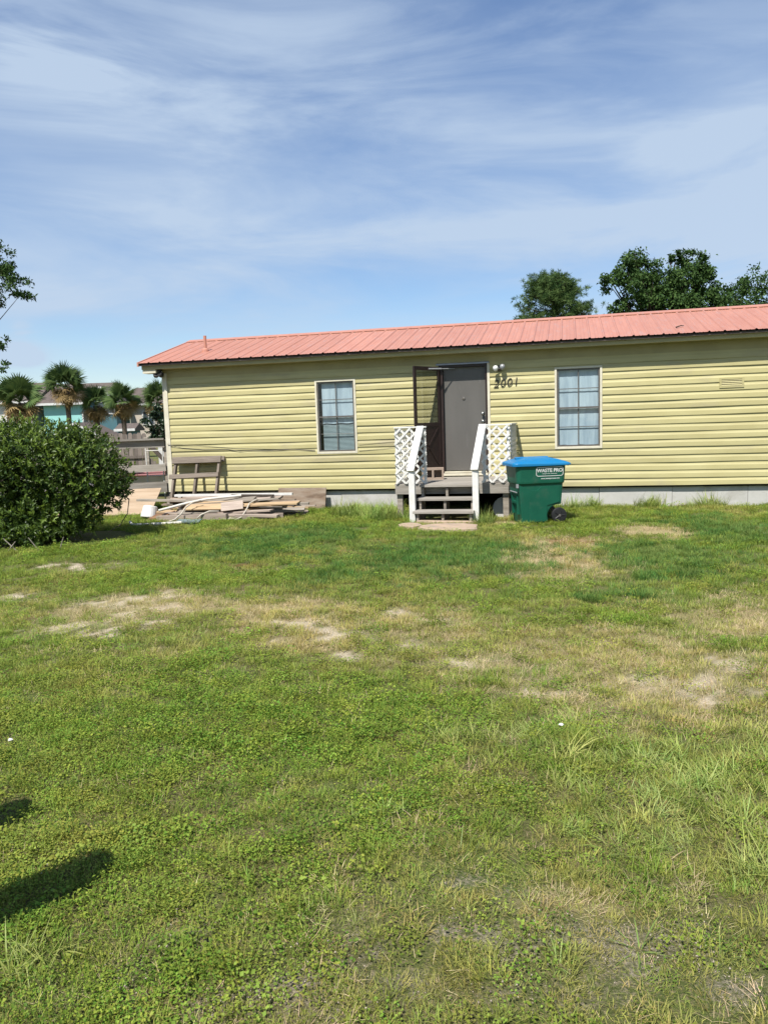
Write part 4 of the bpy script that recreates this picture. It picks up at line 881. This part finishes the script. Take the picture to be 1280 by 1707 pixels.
def limbs(base, blobs, r0, seed, fork=.45, twigs=3):
    r = random.Random(seed); m = MB(); b = Vector(base); cs = [Vector(c) for c, _ in blobs]; cen = sum(cs, Vector())/len(cs); fk = b+(Vector((cen.x, cen.y, cen.z))-b)*fork
    m.tube([b-Vector((0, 0, .2)), b+(fk-b)*.5+Vector((r.uniform(-.1, .1), 0, 0)), fk], [r0*1.15, r0*.9, r0*.75], 10)
    for c, (_, rad) in zip(cs, blobs):
        mid = fk+(c-fk)*.5+Vector((r.uniform(-.2, .2), r.uniform(-.2, .2), r.uniform(0, .25))); m.tube([fk, mid, c], [r0*.5, r0*.3, r0*.08] if twigs else [r0*.34, r0*.2, r0*.06], 7)
        for _ in range(twigs): m.tube([mid, c+Vector((r.uniform(-1, 1)*rad[0], r.uniform(-1, 1)*rad[1], r.uniform(-.6, 1)*rad[2]))*.75], [r0*.2, r0*.04], 5)
    return m
def tree(name, label, cat, base, blobs, nleaf, L, W, lm, r0, seed, fork=.5, group=None, shell=.55):
    t = thing(name, label, cat, base, 0, group); bl = [((c[0]-base[0], c[1]-base[1], c[2]), rd) for c, rd in blobs]; r = np.random.default_rng(seed)
    limbs((0, 0, 0), bl, r0, seed, fork, 0 if r0 < .056 else 3).build('trunk', M['bark'], t)
    v, f, tt = blob_leaves(bl, nleaf, L, W, r, shell=shell); link('crown', np_mesh('crown', v, f, tt, LF[lm]), None, t)
def build_trees():
    Y = 40
    B = lambda x, z, rx, rz_, ry=None, dy=0: ((x, Y+dy, z), (rx, ry or rx, rz_))
    tree('oak_tree', 'large dark green oak rising above the middle right of the roof', 'tree', (14.6, 40, 0),
         [B(13.1, 9.35, .75, .62), B(12.55, 8.75, .65, .5), B(11.95, 8.15, .72, .45), B(13.6, 8.7, .9, .6), B(13.2, 7.85, .9, .6, 1.2, -.5), B(14.4, 8.0, .95, .8, 1.2), B(15.1, 9.2, .4, .42), B(15.9, 9.1, .75, .5), B(16.5, 8.7, .6, .5), B(15.6, 8.3, .95, .75, 1.2), B(16.7, 7.95, .8, .6), B(17.35, 7.5, .6, .55), B(12.3, 7.0, .55, .4), B(13.5, 6.9, 1.1, .7, 1.4), B(15.3, 7.1, 1.2, .8, 1.4), B(16.7, 7.0, 1.0, .7), B(12.9, 6.2, 1.1, .5), B(14.8, 6.2, 1.6, .6), B(16.9, 6.2, 1.2, .6), B(11.8, 6.45, .35, .3)], 27000, .16, .095, 'oak', .28, 11)
    Y = 44
    tree('oak_tree', 'smaller spreading tree at the right edge above the roof', 'tree', (21.4, 44, 0),
         [B(20.0, 8.0, .8, .5), B(21.2, 8.6, 1.1, .8), B(22.5, 8.4, 1.2, .9), B(19.6, 7.3, .8, .5), B(21, 7.4, 1.3, .7), B(22.8, 7.2, 1.2, .8), B(18.9, 7.15, .5, .4)], 6500, .17, .10, 'oak', .24, 12)
    Y = 47
    tree('oak_tree', 'low tree top barely showing over the ridge left of the pine', 'tree', (7.0, 47, 0), [B(6.9, 7.0, .55, .22), B(7.6, 6.8, .7, .3), B(6.5, 6.5, .8, .4)], 1500, .16, .09, 'oak', .15, 13)
    # left foreground oak: only branch ends reach into view
    Y = 16
    r = [((-7.42, 16, 5.05), (.27, .4, .28)), ((-7.3, 16, 4.75), (.22, .35, .22)), ((-7.35, 16, 4.42), (.36, .4, .17)), ((-7.14, 16, 4.43), (.15, .25, .11)), ((-7.62, 15.9, 4.7), (.3, .5, .4)), ((-7.66, 16, 3.42), (.16, .25, .16)), ((-7.68, 16, 2.93), (.20, .25, .10)), ((-8.3, 16.1, 5.0), (.6, .9, .6)), ((-8.4, 16, 4.1), (.5, .8, .4)), ((-8.5, 16, 3.2), (.6, .8, .4)), ((-9.4, 16.2, 5.4), (.9, 1.2, .7)), ((-9.8, 16, 4.3), (.9, 1.2, .6)), ((-10.6, 16.5, 5.3), (1, 1.3, .8)), ((-7.75, 16.1, 5.1), (.3, .5, .4)), ((-7.8, 16.0, 4.45), (.35, .5, .3))]
    tree('oak_tree', 'oak whose leafy branch ends hang in at the left edge of the sky', 'tree', (-9.9, 16.2, 0), r, 15000, .08, .036, 'oak', .055, 14, .62)
    # pine
    p = thing('pine_tree', 'rounded pine with tufted needles above the roof left of the oak', 'pine tree', (10.1, 45, 0)); g = np.random.default_rng(4); rnd = random.Random(4)
    MB().tube([(0, 0, -.2), (.05, 0, 5), (-.05, 0, 9.3)], [.2, .15, .05], 10).build('trunk', M['bark'], p)
    lb = MB(); P = []; 
    for k in range(120):
        z = rnd.uniform(5.4, 9.5); hw = 2.25*math.sqrt(max(.05, 1-((z-7.1)/2.6)**2)) if z > 7.1 else 2.25; a = rnd.uniform(0, 6.28); L_ = hw*rnd.uniform(.55, 1.0); c = Vector((L_*math.cos(a), L_*math.sin(a), z+.25*rnd.random())); s0 = Vector((0, 0, z-.5)); lb.tube([s0, s0+(c-s0)*.5+Vector((0, 0, -.05)), c], [.05, .03, .012], 5)
        for _ in range(16): P.append(c+Vector((rnd.gauss(0, .26), rnd.gauss(0, .26), rnd.gauss(.02, .17)))-(c-s0)*rnd.uniform(0, .3))
    lb.build('branches', M['bark'], p)
    P = np.array(P); nb = 26; Q = np.repeat(P, nb, 0); n = len(Q); D = nrm(g.normal(size=(n, 3))+np.array([0, 0, .55])); v, f, tt = leaf_geo(Q, D, nrm(g.normal(size=(n, 3))), .24*g.uniform(.7, 1.2, n), .026, np.repeat(g.random(len(P)), nb), 0, 0)
    link('crown', np_mesh('crown', v, f, tt, LF['pine']), None, p)
    # big glossy bush on the left
    b = thing('round_bush', 'big rounded glossy green bush on the left of the lawn', 'bush', (-5.08, 11.2, 0)); b.scale = (1.0, 1.05, 1.12); g = np.random.default_rng(9)
    blobs = [((0, .05, .92), (1.28, 1.0, .70)), ((.72, .0, .88), (.74, .75, .58)), ((-.9, 0, .95), (.95, .95, .72)), ((.1, -.1, 1.18), (.9, .85, .46)), ((.62, 0, 1.15), (.5, .55, .36)), ((-.5, 0, 1.22), (.75, .75, .42)), ((1.08, .0, .72), (.42, .5, .36)), ((.0, -.50, .36), (1.05, .52, .36)), ((-1.0, -.42, .40), (.85, .56, .40)), ((.68, -.22, .32), (.42, .42, .28)), ((-.1, .1, .55), (1.0, .6, .5)), ((-1.7, .2, .8), (.6, .7, .6)), ((.25, -.62, .2), (.6, .35, .2)), ((-.5, -.62, .22), (.7, .36, .22))]
    gs = []
    for c, rad in blobs:
        ns = int(1150*(rad[0]*rad[1]*rad[2])**.62)+80; q = nrm(g.normal(size=(ns, 3))); rr_ = g.uniform(.55, 1.08, (ns, 1)) if c[2] > .8 else g.uniform(.2, 1.0, (ns, 1)); tip = np.array(c)+q*rr_*np.array(rad); tip[:, 2] = np.maximum(tip[:, 2], .06); dirv = nrm(q*np.array([1, 1, .8])+np.array([0, 0, .55])+g.normal(size=(ns, 3))*.3)
        k = 9; T_ = np.repeat(tip, k, 0); Dv = np.repeat(dirv, k, 0); n = len(T_); side = nrm(np.cross(Dv, g.normal(size=(n, 3)))); spread = g.uniform(.5, 1.5, (n, 1)); D = nrm(Dv+side*spread); base = T_-Dv*g.uniform(0, .11, (n, 1)); Nn = nrm(Dv*1.0-side*.6+np.array([0, 0, .3])+g.normal(size=(n, 3))*.15)
        top = np.clip((T_[:, 2]-.9)/.8, 0, 1); tt = np.clip(np.repeat(g.random(ns), k)*.4+g.random(n)*.25+.0*top, 0, 1)
        lit_young = np.repeat(g.random(ns) < .16+.42*np.clip((tip[:, 2]-.8)/.8, 0, 1), k); tt = np.where(lit_young, np.clip(tt+.45, 0, 1), tt)  # young leaves, more of them upward: sunlight on the top put into the colour
        gs.append(leaf_geo(base, D, Nn, g.uniform(.042, .074, n), g.uniform(.019, .030, n), tt, .12, .12))
    v, f, tt = join_geo(gs); link('foliage', np_mesh('foliage', v, f, tt, LF['bush']), None, b)
    m = MB(); rnd = random.Random(8)
    for k in range(16):
        a = rnd.uniform(0, 6.28); c = blobs[k % len(blobs)][0]; m.tube([(.25*math.cos(a), .25*math.sin(a), -.1), (c[0]*.5+.2*math.cos(a), c[1]*.5+.15*math.sin(a), c[2]*.55), (c[0]+.3*math.cos(a), c[1]+.3*math.sin(a), c[2]+.15)], [.03, .02, .008], 6)
    m.tube([(1.25, -.1, .62), (1.42, -.15, .52), (1.40, -.2, .34), (1.30, -.25, .2), (1.15, -.3, .12)], [.01, .008, .007, .006, .005], 5); m.build('stems', M['bark'], b)
    tw = MB()
    for k in range(9):
        x = -1.2+k*.24+rnd.uniform(-.06, .06); tw.tube([(x, -.98, -.02), (x+rnd.uniform(-.2, .2), -1.03, rnd.uniform(.06, .18))], [.010, .005], 5)
    tw.build('dead_twigs', M['oldwood'], b)
    # dark broadleaf shrub by the corner
    Y = 20
    tree('dark_shrub', 'very dark leafy shrub beside the far corner of the mobile home', 'shrub', (-5.55, 20, 0), [((-5.72, 20, 1.7), (.33, .4, .33)), ((-5.5, 20, 2.0), (.33, .4, .28)), ((-5.3, 20, 1.6), (.4, .5, .5)), ((-5.15, 20, 1.35), (.3, .4, .3)), ((-5.68, 19.9, 1.45), (.2, .2, .2))], 2600, .10, .055, 'darkshrub', .06, 15)
build_trees()

# ------------------------------------------------------------------ unseen letter boxes, made up to cast two shadows on the lawn
def build_shadow_casters():
    d = Vector((.72, .70, 0)).normalized(); k = .0
    for i, (tx, ty) in enumerate(((-1.40, 1.93), (-1.90, 2.38))):
        a = math.atan2(d.y, d.x); m = thing('shadow_caster', ('nearer' if i == 0 else 'farther')+' black letter box shape on a post, unseen, added to shadow the lawn', 'shadow_caster', (tx-d.x*.28, ty-d.y*.28, 0), a, 'added shadow casters left of the lawn')
        prof = [(-.09, 0), (.09, 0), (.09, .12)]+[(.09*math.cos(t), .12+.09*math.sin(t)) for t in np.linspace(.2, math.pi-.2, 9)]+[(-.09, .12)]
        b = MB().prism(prof, 0, -.26, .25); b.v = [(x, y, z+1.02) for x, y, z in b.v]; b.build('box', M['black'], m)
        dd = MB().prism([(y*.96, z*.98) for y, z in prof], 0, .251, .262); dd.v = [(x, y, z+1.022) for x, y, z in dd.v]; dd.build('door', M['galv'], m)
        MB().box((-.22, -.045, -.2), (-.13, .045, 1.018)).build('post', M['oldwood'], m); MB().box((-.1, .092, 1.06), (.02, .098, 1.10)).build('flag', M['red'], m)
build_shadow_casters()

# ------------------------------------------------------------------ lawn plants, scattered over the ground
LIB = {}
def library(kind, m, meshes):
    col = bpy.data.collections.new(kind+'_sources')
    for i, (v, f, t) in enumerate(meshes): col.objects.link(bpy.data.objects.new('%s_source_%02d' % (kind, i), np_mesh(kind, v, f, t, m)))
    LIB[kind] = (col, len(meshes))
g = np.random.default_rng(31)
def clover_clump(nl, rad, leaf, hmax):
    a = g.uniform(0, 6.283, nl); r_ = rad*np.sqrt(g.random(nl)); P = np.stack([r_*np.cos(a), r_*np.sin(a), g.uniform(.15, 1, nl)*hmax], 1)
    az = g.uniform(0, 6.283, nl); D = np.stack([np.cos(az), np.sin(az), g.uniform(-.35, .45, nl)], 1); Nn = np.stack([g.normal(0, .45, nl), g.normal(0, .45, nl), np.ones(nl)], 1)
    return leaf_geo(P, D, Nn, leaf*g.uniform(.7, 1.3, nl), leaf*g.uniform(.6, 1.0, nl), g.random(nl), .12, .08)
def tuft(nb, rad, Lm, W, lean, curl, bias=None):
    a = g.uniform(0, 6.283, nb); r_ = rad*np.sqrt(g.random(nb)); P = np.stack([r_*np.cos(a), r_*np.sin(a), -.005*np.ones(nb)], 1); az = a+g.normal(0, .7, nb)
    if bias is not None: az = bias+g.normal(0, .8, nb)
    return blade_geo(P, az, Lm*g.uniform(.5, 1.2, nb), W*g.uniform(.7, 1.2, nb), np.abs(g.normal(lean, lean*.5, nb)), g.uniform(curl*.3, curl*1.4, nb), g.random(nb))
library('clover', LF['clover'], [clover_clump(105, .095, .0098, .024) for _ in range(4)]+[clover_clump(80, .09, .012, .032) for _ in range(2)]+[clover_clump(26, .09, .0165, .028)])
library('grass', LF['grass'], [tuft(44, .06, .052, .0030, .55, .32) for _ in range(4)]+[tuft(34, .05, .070, .0032, .5, .38) for _ in range(2)])
library('longgrass', LF['longgrass'], [tuft(34, .06, .17, .0050, .40, .34) for _ in range(3)]+[tuft(28, .05, .21, .0052, .45, .36, 0.) for _ in range(3)])
library('flatgrass', LF['longgrass'], [tuft(34, .09, .13, .0044, 1.15, .18) for _ in range(3)]+[tuft(30, .08, .15, .0046, 1.1, .22, 0.) for _ in range(3)])
library('thatch', LF['grass'], [tuft(70, .07, .024, .0018, 1.0, .25) for _ in range(4)])
library('lushgrass', LF['lushgrass'], [tuft(46, .06, .060, .0030, .5, .32) for _ in range(5)])
def crumbs(n):
    V = []; F = []; T = []; c = 0; oc = np.array([(1, 0, 0), (-1, 0, 0), (0, 1, 0), (0, -1, 0), (0, 0, 1), (0, 0, -1.)]); fc = np.array([(0, 2, 4), (2, 1, 4), (1, 3, 4), (3, 0, 4), (2, 0, 5), (1, 2, 5), (3, 1, 5), (0, 3, 5)])
    for i in range(n):
        V.append(oc*g.uniform(.0014, .0042)*g.uniform(.4, 1.3, (6, 1))*np.array([1, 1, .6])+np.append(g.normal(0, .035, 2), .003)); F.append(fc+c); T += [g.random()]*8; c += 6
    return np.concatenate(V), np.concatenate(F), np.array(T)
library('crumb', LF['crumb'], [crumbs(16) for _ in range(4)])
library('straw', LF['straw'], [tuft(40, .10, .060, .0020, 1.25, .14) for _ in range(4)])
library('weed', LF['longgrass'], [tuft(24, .016, .14, .0048, 1.1, .14) for _ in range(4)])
def scatter(name, kind, label, x, y, scl, ptint, mat_=None, tilt=.12):
    col, nv = LIB[kind]; n = len(x); me = bpy.data.meshes.new(name); me.vertices.add(n)
    me.vertices.foreach_set('co', np.stack([x, y, gz(x, y)], 1).astype(np.float32).ravel()); r = np.random.default_rng(n)
    for nme, ty, arr in (('rot', 'FLOAT_VECTOR', np.stack([r.normal(0, tilt, n), r.normal(0, tilt, n), r.uniform(0, 6.283, n)], 1)), ('scl', 'FLOAT', scl), ('pick', 'INT', r.integers(0, nv, n)), ('ptint', 'FLOAT', ptint)):
        a = me.attributes.new(nme, ty, 'POINT'); a.data.foreach_set('vector' if ty == 'FLOAT_VECTOR' else 'value', np.ascontiguousarray(arr, np.int32 if ty == 'INT' else np.float32).ravel())
    o = link(name, me); tag(o, label, None, None, 'stuff')
    t = bpy.data.node_groups.new(name+'_scatter', 'GeometryNodeTree'); t.interface.new_socket('Geometry', in_out='INPUT', socket_type='NodeSocketGeometry'); t.interface.new_socket('Geometry', in_out='OUTPUT', socket_type='NodeSocketGeometry')
    gi = N(t, 'NodeGroupInput'); go = N(t, 'NodeGroupOutput'); ip = N(t, 'GeometryNodeInstanceOnPoints'); ci = N(t, 'GeometryNodeCollectionInfo'); L = t.links.new
    ci.inputs['Collection'].default_value = col; ci.inputs['Separate Children'].default_value = True; ci.inputs['Reset Children'].default_value = True
    def at(nme, ty):
        q = N(t, 'GeometryNodeInputNamedAttribute', data_type=ty); q.inputs[0].default_value = nme; return [s for s in q.outputs if s.enabled][0]
    ip.inputs['Pick Instance'].default_value = True
    L(gi.outputs[0], ip.inputs['Points']); L(ci.outputs[0], ip.inputs['Instance']); L(at('pick', 'INT'), ip.inputs['Instance Index']); L(at('rot', 'FLOAT_VECTOR'), ip.inputs['Rotation']); L(at('scl', 'FLOAT'), ip.inputs['Scale']); L(ip.outputs[0], go.inputs[0])
    md = o.modifiers.new('scatter', 'NODES'); md.node_group = t
    return o
def cand(dens_near, dens_far, seed, reach=16.5):
    """candidate points over the lawn in front of the house, thinning with distance"""
    r = np.random.default_rng(seed); A = 20*(reach-.9); n = int(A*dens_near); x = r.uniform(-10, 10, n); y = r.uniform(.9, reach, n)
    d = np.clip((y-3.5)/6, 0, 1); keep = r.random(n) < (1-d)+d*dens_far/dens_near; keep &= np.abs(x) < .56*y+1.1
    x, y = x[keep], y[keep]; u, v = house_uv(x, y); keep = (v > -.03) | (u < -4.35)
    keep &= ~((u > .55) & (u < 2.4) & (v < 1.45)); keep &= ~((u > .8) & (u < 1.9) & (v < 1.95))
    for cx, cy, a, b_ in ((.93, 11.0, .40, .34), (.38, 11.35, .15, .2), (.98, 11.62, .38, .1)): keep &= ((x-cx)/a)**2+((y-cy)/b_)**2 > 1
    keep &= ~((u > -4.05) & (u < -1.35) & (v > .1) & (v < 1.72))
    keep &= ~((x > -6.2) & (x < -4.35) & (y > 14.15)&(y<15.3))
    keep &= ((x+5.2)/1.6)**2+((y-11.25)/.95)**2 > 1
    return x[keep], y[keep], r
def build_lawn():
    def fields(x, y):
        sand, soil, dry, rust = sand_f(x, y), soil_f(x, y), dry_f(x, y), patch(x, y, RUST, .9, 9, 1.2)
        straw = patch(x, y, STRAW, .7, 8); clo = patch(x, y, CLOVER, 1.0, 12, .8, .6); lng = patch(x, y, LONG, .9, 14, .6, .3); tall = patch(x, y, TALL, .7, 15, .3, .3); lush = patch(x, y, LUSH, 1.2, 16, .6, .8)
        return sand, soil, dry, straw, rust, clo, lng, tall, lush
    grow = lambda y: np.clip(.9+.05*(y-3), .85, 1.4)
    # broad leaved ground cover
    x, y, r = cand(560, 200, 1); sand, soil, dry, straw, rust, clo, lng, tall, lush = fields(x, y); nz = vnoise(x, y, .5, 70); nf = vnoise(x, y, .12, 90, 2)
    pr = np.clip(.10+.24*(nz > .5)+.80*clo-.35*lush, 0, 1)*(1-.95*sand)*(1-.55*soil)*(1-.85*dry)*(1-straw)*(1-.6*rust)*(1-.6*lng)*np.clip(.62+.9*(nf-.3), .35, 1)
    k = r.random(len(x)) < pr; x, y = x[k], y[k]; t = np.clip((vnoise(x, y, .7, 80)-.50)*2.4+.9*(nf[k]-.5)+.35*dry[k]+.3*soil[k], 0, 1)
    scatter('ground_cover', 'clover', 'low round leaved green ground cover across the lawn', x, y, (.7+.55*r.random(len(x)))*grow(y), t, tilt=.25)
    # short lawn grass
    x, y, r = cand(560, 330, 2); sand, soil, dry, straw, rust, clo, lng, tall, lush = fields(x, y); nz = vnoise(x, y, .45, 71); nf = vnoise(x, y, .14, 91, 2)
    pr = np.clip(.46+.6*(nz-.4)-.08*clo*(y < 6)-.55*lush, .12, 1)*(1-.90*sand)*(1-.40*soil)*(1-.45*dry)*(1-.9*straw)*(1-.5*rust)*np.clip(.4+1.4*(nf-.2), .15, 1)
    k = r.random(len(x)) < pr; x, y = x[k], y[k]; t = np.clip((vnoise(x, y, .9, 81)-.52)*2.2+.9*(nf[k]-.45)+.12+.95*dry[k]+.35*soil[k]+.3*rust[k], 0, 1)
    scatter('lawn_grass', 'grass', 'short patchy green lawn grass in front of the mobile home', x, y, (.6+.6*r.random(len(x)))*grow(y)*(1-.45*soil[k]), t)
    # thicker dark grass nearer the house
    x, y, r = cand(420, 420, 7); sand, soil, dry, straw, rust, clo, lng, tall, lush = fields(x, y); nz = vnoise(x, y, .6, 72)
    pr = np.clip(.9*lush*(.4+nz), 0, 1)*(1-.93*sand)*(1-.8*dry)*(1-.95*straw)*(1-.7*rust); k = r.random(len(x)) < pr; x, y = x[k], y[k]
    scatter('dark_lawn_grass', 'lushgrass', 'thicker dark green lawn grass nearer the porch', x, y, .8+.7*r.random(len(x)), np.clip((vnoise(x, y, .5, 85)-.5)*1.8+.15, 0, 1))
    # moss-fine thatch in the thin places
    x, y, r = cand(1500, 150, 9); sand, soil, dry, straw, rust, clo, lng, tall, lush = fields(x, y)
    pr = np.clip(.10+.38*np.clip((4.6-y)/2, 0, 1)*np.clip(.2+1.6*(vnoise(x, y, .10, 95, 3)-.25), .1, 1)+.15*dry, 0, 1)*(1-.9*sand)*(1-.45*soil)*(1-straw)*(y < 7); k = r.random(len(x)) < pr; x, y = x[k], y[k]
    scatter('thatch', 'thatch', 'fine mossy thatch in the thin worn places of the lawn', x, y, .6+.6*r.random(len(x)), np.clip(.15+r.random(len(x))*.85, 0, 1), tilt=.15)
    # long pale matted grass on the right and the tall tufts at the house foot
    x, y, r = cand(330, 190, 3); sand, soil, dry, straw, rust, clo, lng, tall, lush = fields(x, y)
    pr = np.clip(.010+.75*lng, 0, 1)*(1-.7*dry*(lng < .3))*(1-.6*sand*(lng < .3)); k = r.random(len(x)) < pr; x, y = x[k], y[k]
    scatter('long_grass', 'flatgrass', 'long pale matted grass on the right side of the lawn', x, y, .34+.45*r.random(len(x))+.18*lng[k], np.clip(r.normal(.2, .3, len(x)), 0, 1), tilt=.25)
    x, y, r = cand(200, 200, 4); tall = fields(x, y)[7]; k = r.random(len(x)) < tall; x, y = x[k], y[k]
    scatter('tall_grass', 'longgrass', 'tall unmown grass along the foot of the porch and skirting', x, y, .75+.85*r.random(len(x)), np.clip(r.normal(-.05, .2, len(x)), 0, 1), tilt=.10)
    # dead grass
    x, y, r = cand(520, 420, 5); sand, soil, dry, straw, rust, clo, lng, tall, lush = fields(x, y)
    pr = np.clip(  .06*(y < 6)+.85*dry+.9*straw+.06*soil+.15*sand, 0, 1)*(1-.6*sand); k = r.random(len(x)) < pr; x, y = x[k], y[k]
    scatter('dead_grass', 'straw', 'dead straw coloured grass lying in dry patches of the lawn', x, y, .5+.6*r.random(len(x)), r.random(len(x))*.9, tilt=.1)
    # crumbs of soil and sand on the bare places
    x, y, r = cand(420, 200, 11); sand, soil = sand_f(x, y), soil_f(x, y)
    k = r.random(len(x)) < np.clip(.01+1.1*sand+.9*soil, 0, 1)*(y < 10); x, y = x[k], y[k]
    scatter('soil_crumbs', 'crumb', 'small pale crumbs of sandy soil on the bare places', x, y, .6+.7*r.random(len(x))**2, r.random(len(x)), tilt=1.)
    # star shaped crabgrass weeds
    W_ = [(-.16,2.84),(-.62,2.71),(.92,2.58),(.99,2.54),(.86,2.66),(1.48,4.41),(1.39,4.65),(2.28,4.55),(.69,2.06),(.45,2.0),(.91,2.03),(-.04,2.9),(-.23,2.96),(.41,2.27),(.13,3.5),(1.01,3.57),(1.31,2.72),(1.05,2.62),(.80,2.72),(1.1,2.75)]
    r = np.random.default_rng(77); ex = r.uniform([-1.2, 1.8], [2.2, 6], (60, 2)); W_ = np.concatenate([np.array(W_), ex]); x, y = W_[:, 0], W_[:, 1]
    scatter('crabgrass', 'weed', 'star shaped crabgrass weeds dotted over the near lawn', x, y, np.concatenate([r.uniform(.5, .85, 20), r.uniform(.2, .5, 60)]), np.clip(r.normal(.1, .2, len(x)), 0, 1), tilt=.1)
build_lawn()
def litter(name, label, x, y):
    m = MB().lathe([(.001, .0), (.010, .002), (.013, .006), (.009, .011), (.003, .013)], 9); m.v = [(a*random.uniform(.7, 1.2), b*random.uniform(.7, 1.2), c) for a, b, c in m.v]
    tag(m.build(name, M['white'], None, (x, y, float(gz(np.array([x]), np.array([y]))[0])+.03)), label, 'litter')
litter('paper_scrap', 'tiny white paper scrap in the grass right of the middle', .84, 3.65); litter('paper_scrap', 'tiny white paper scrap in the grass at the left edge', -1.9, 3.69)
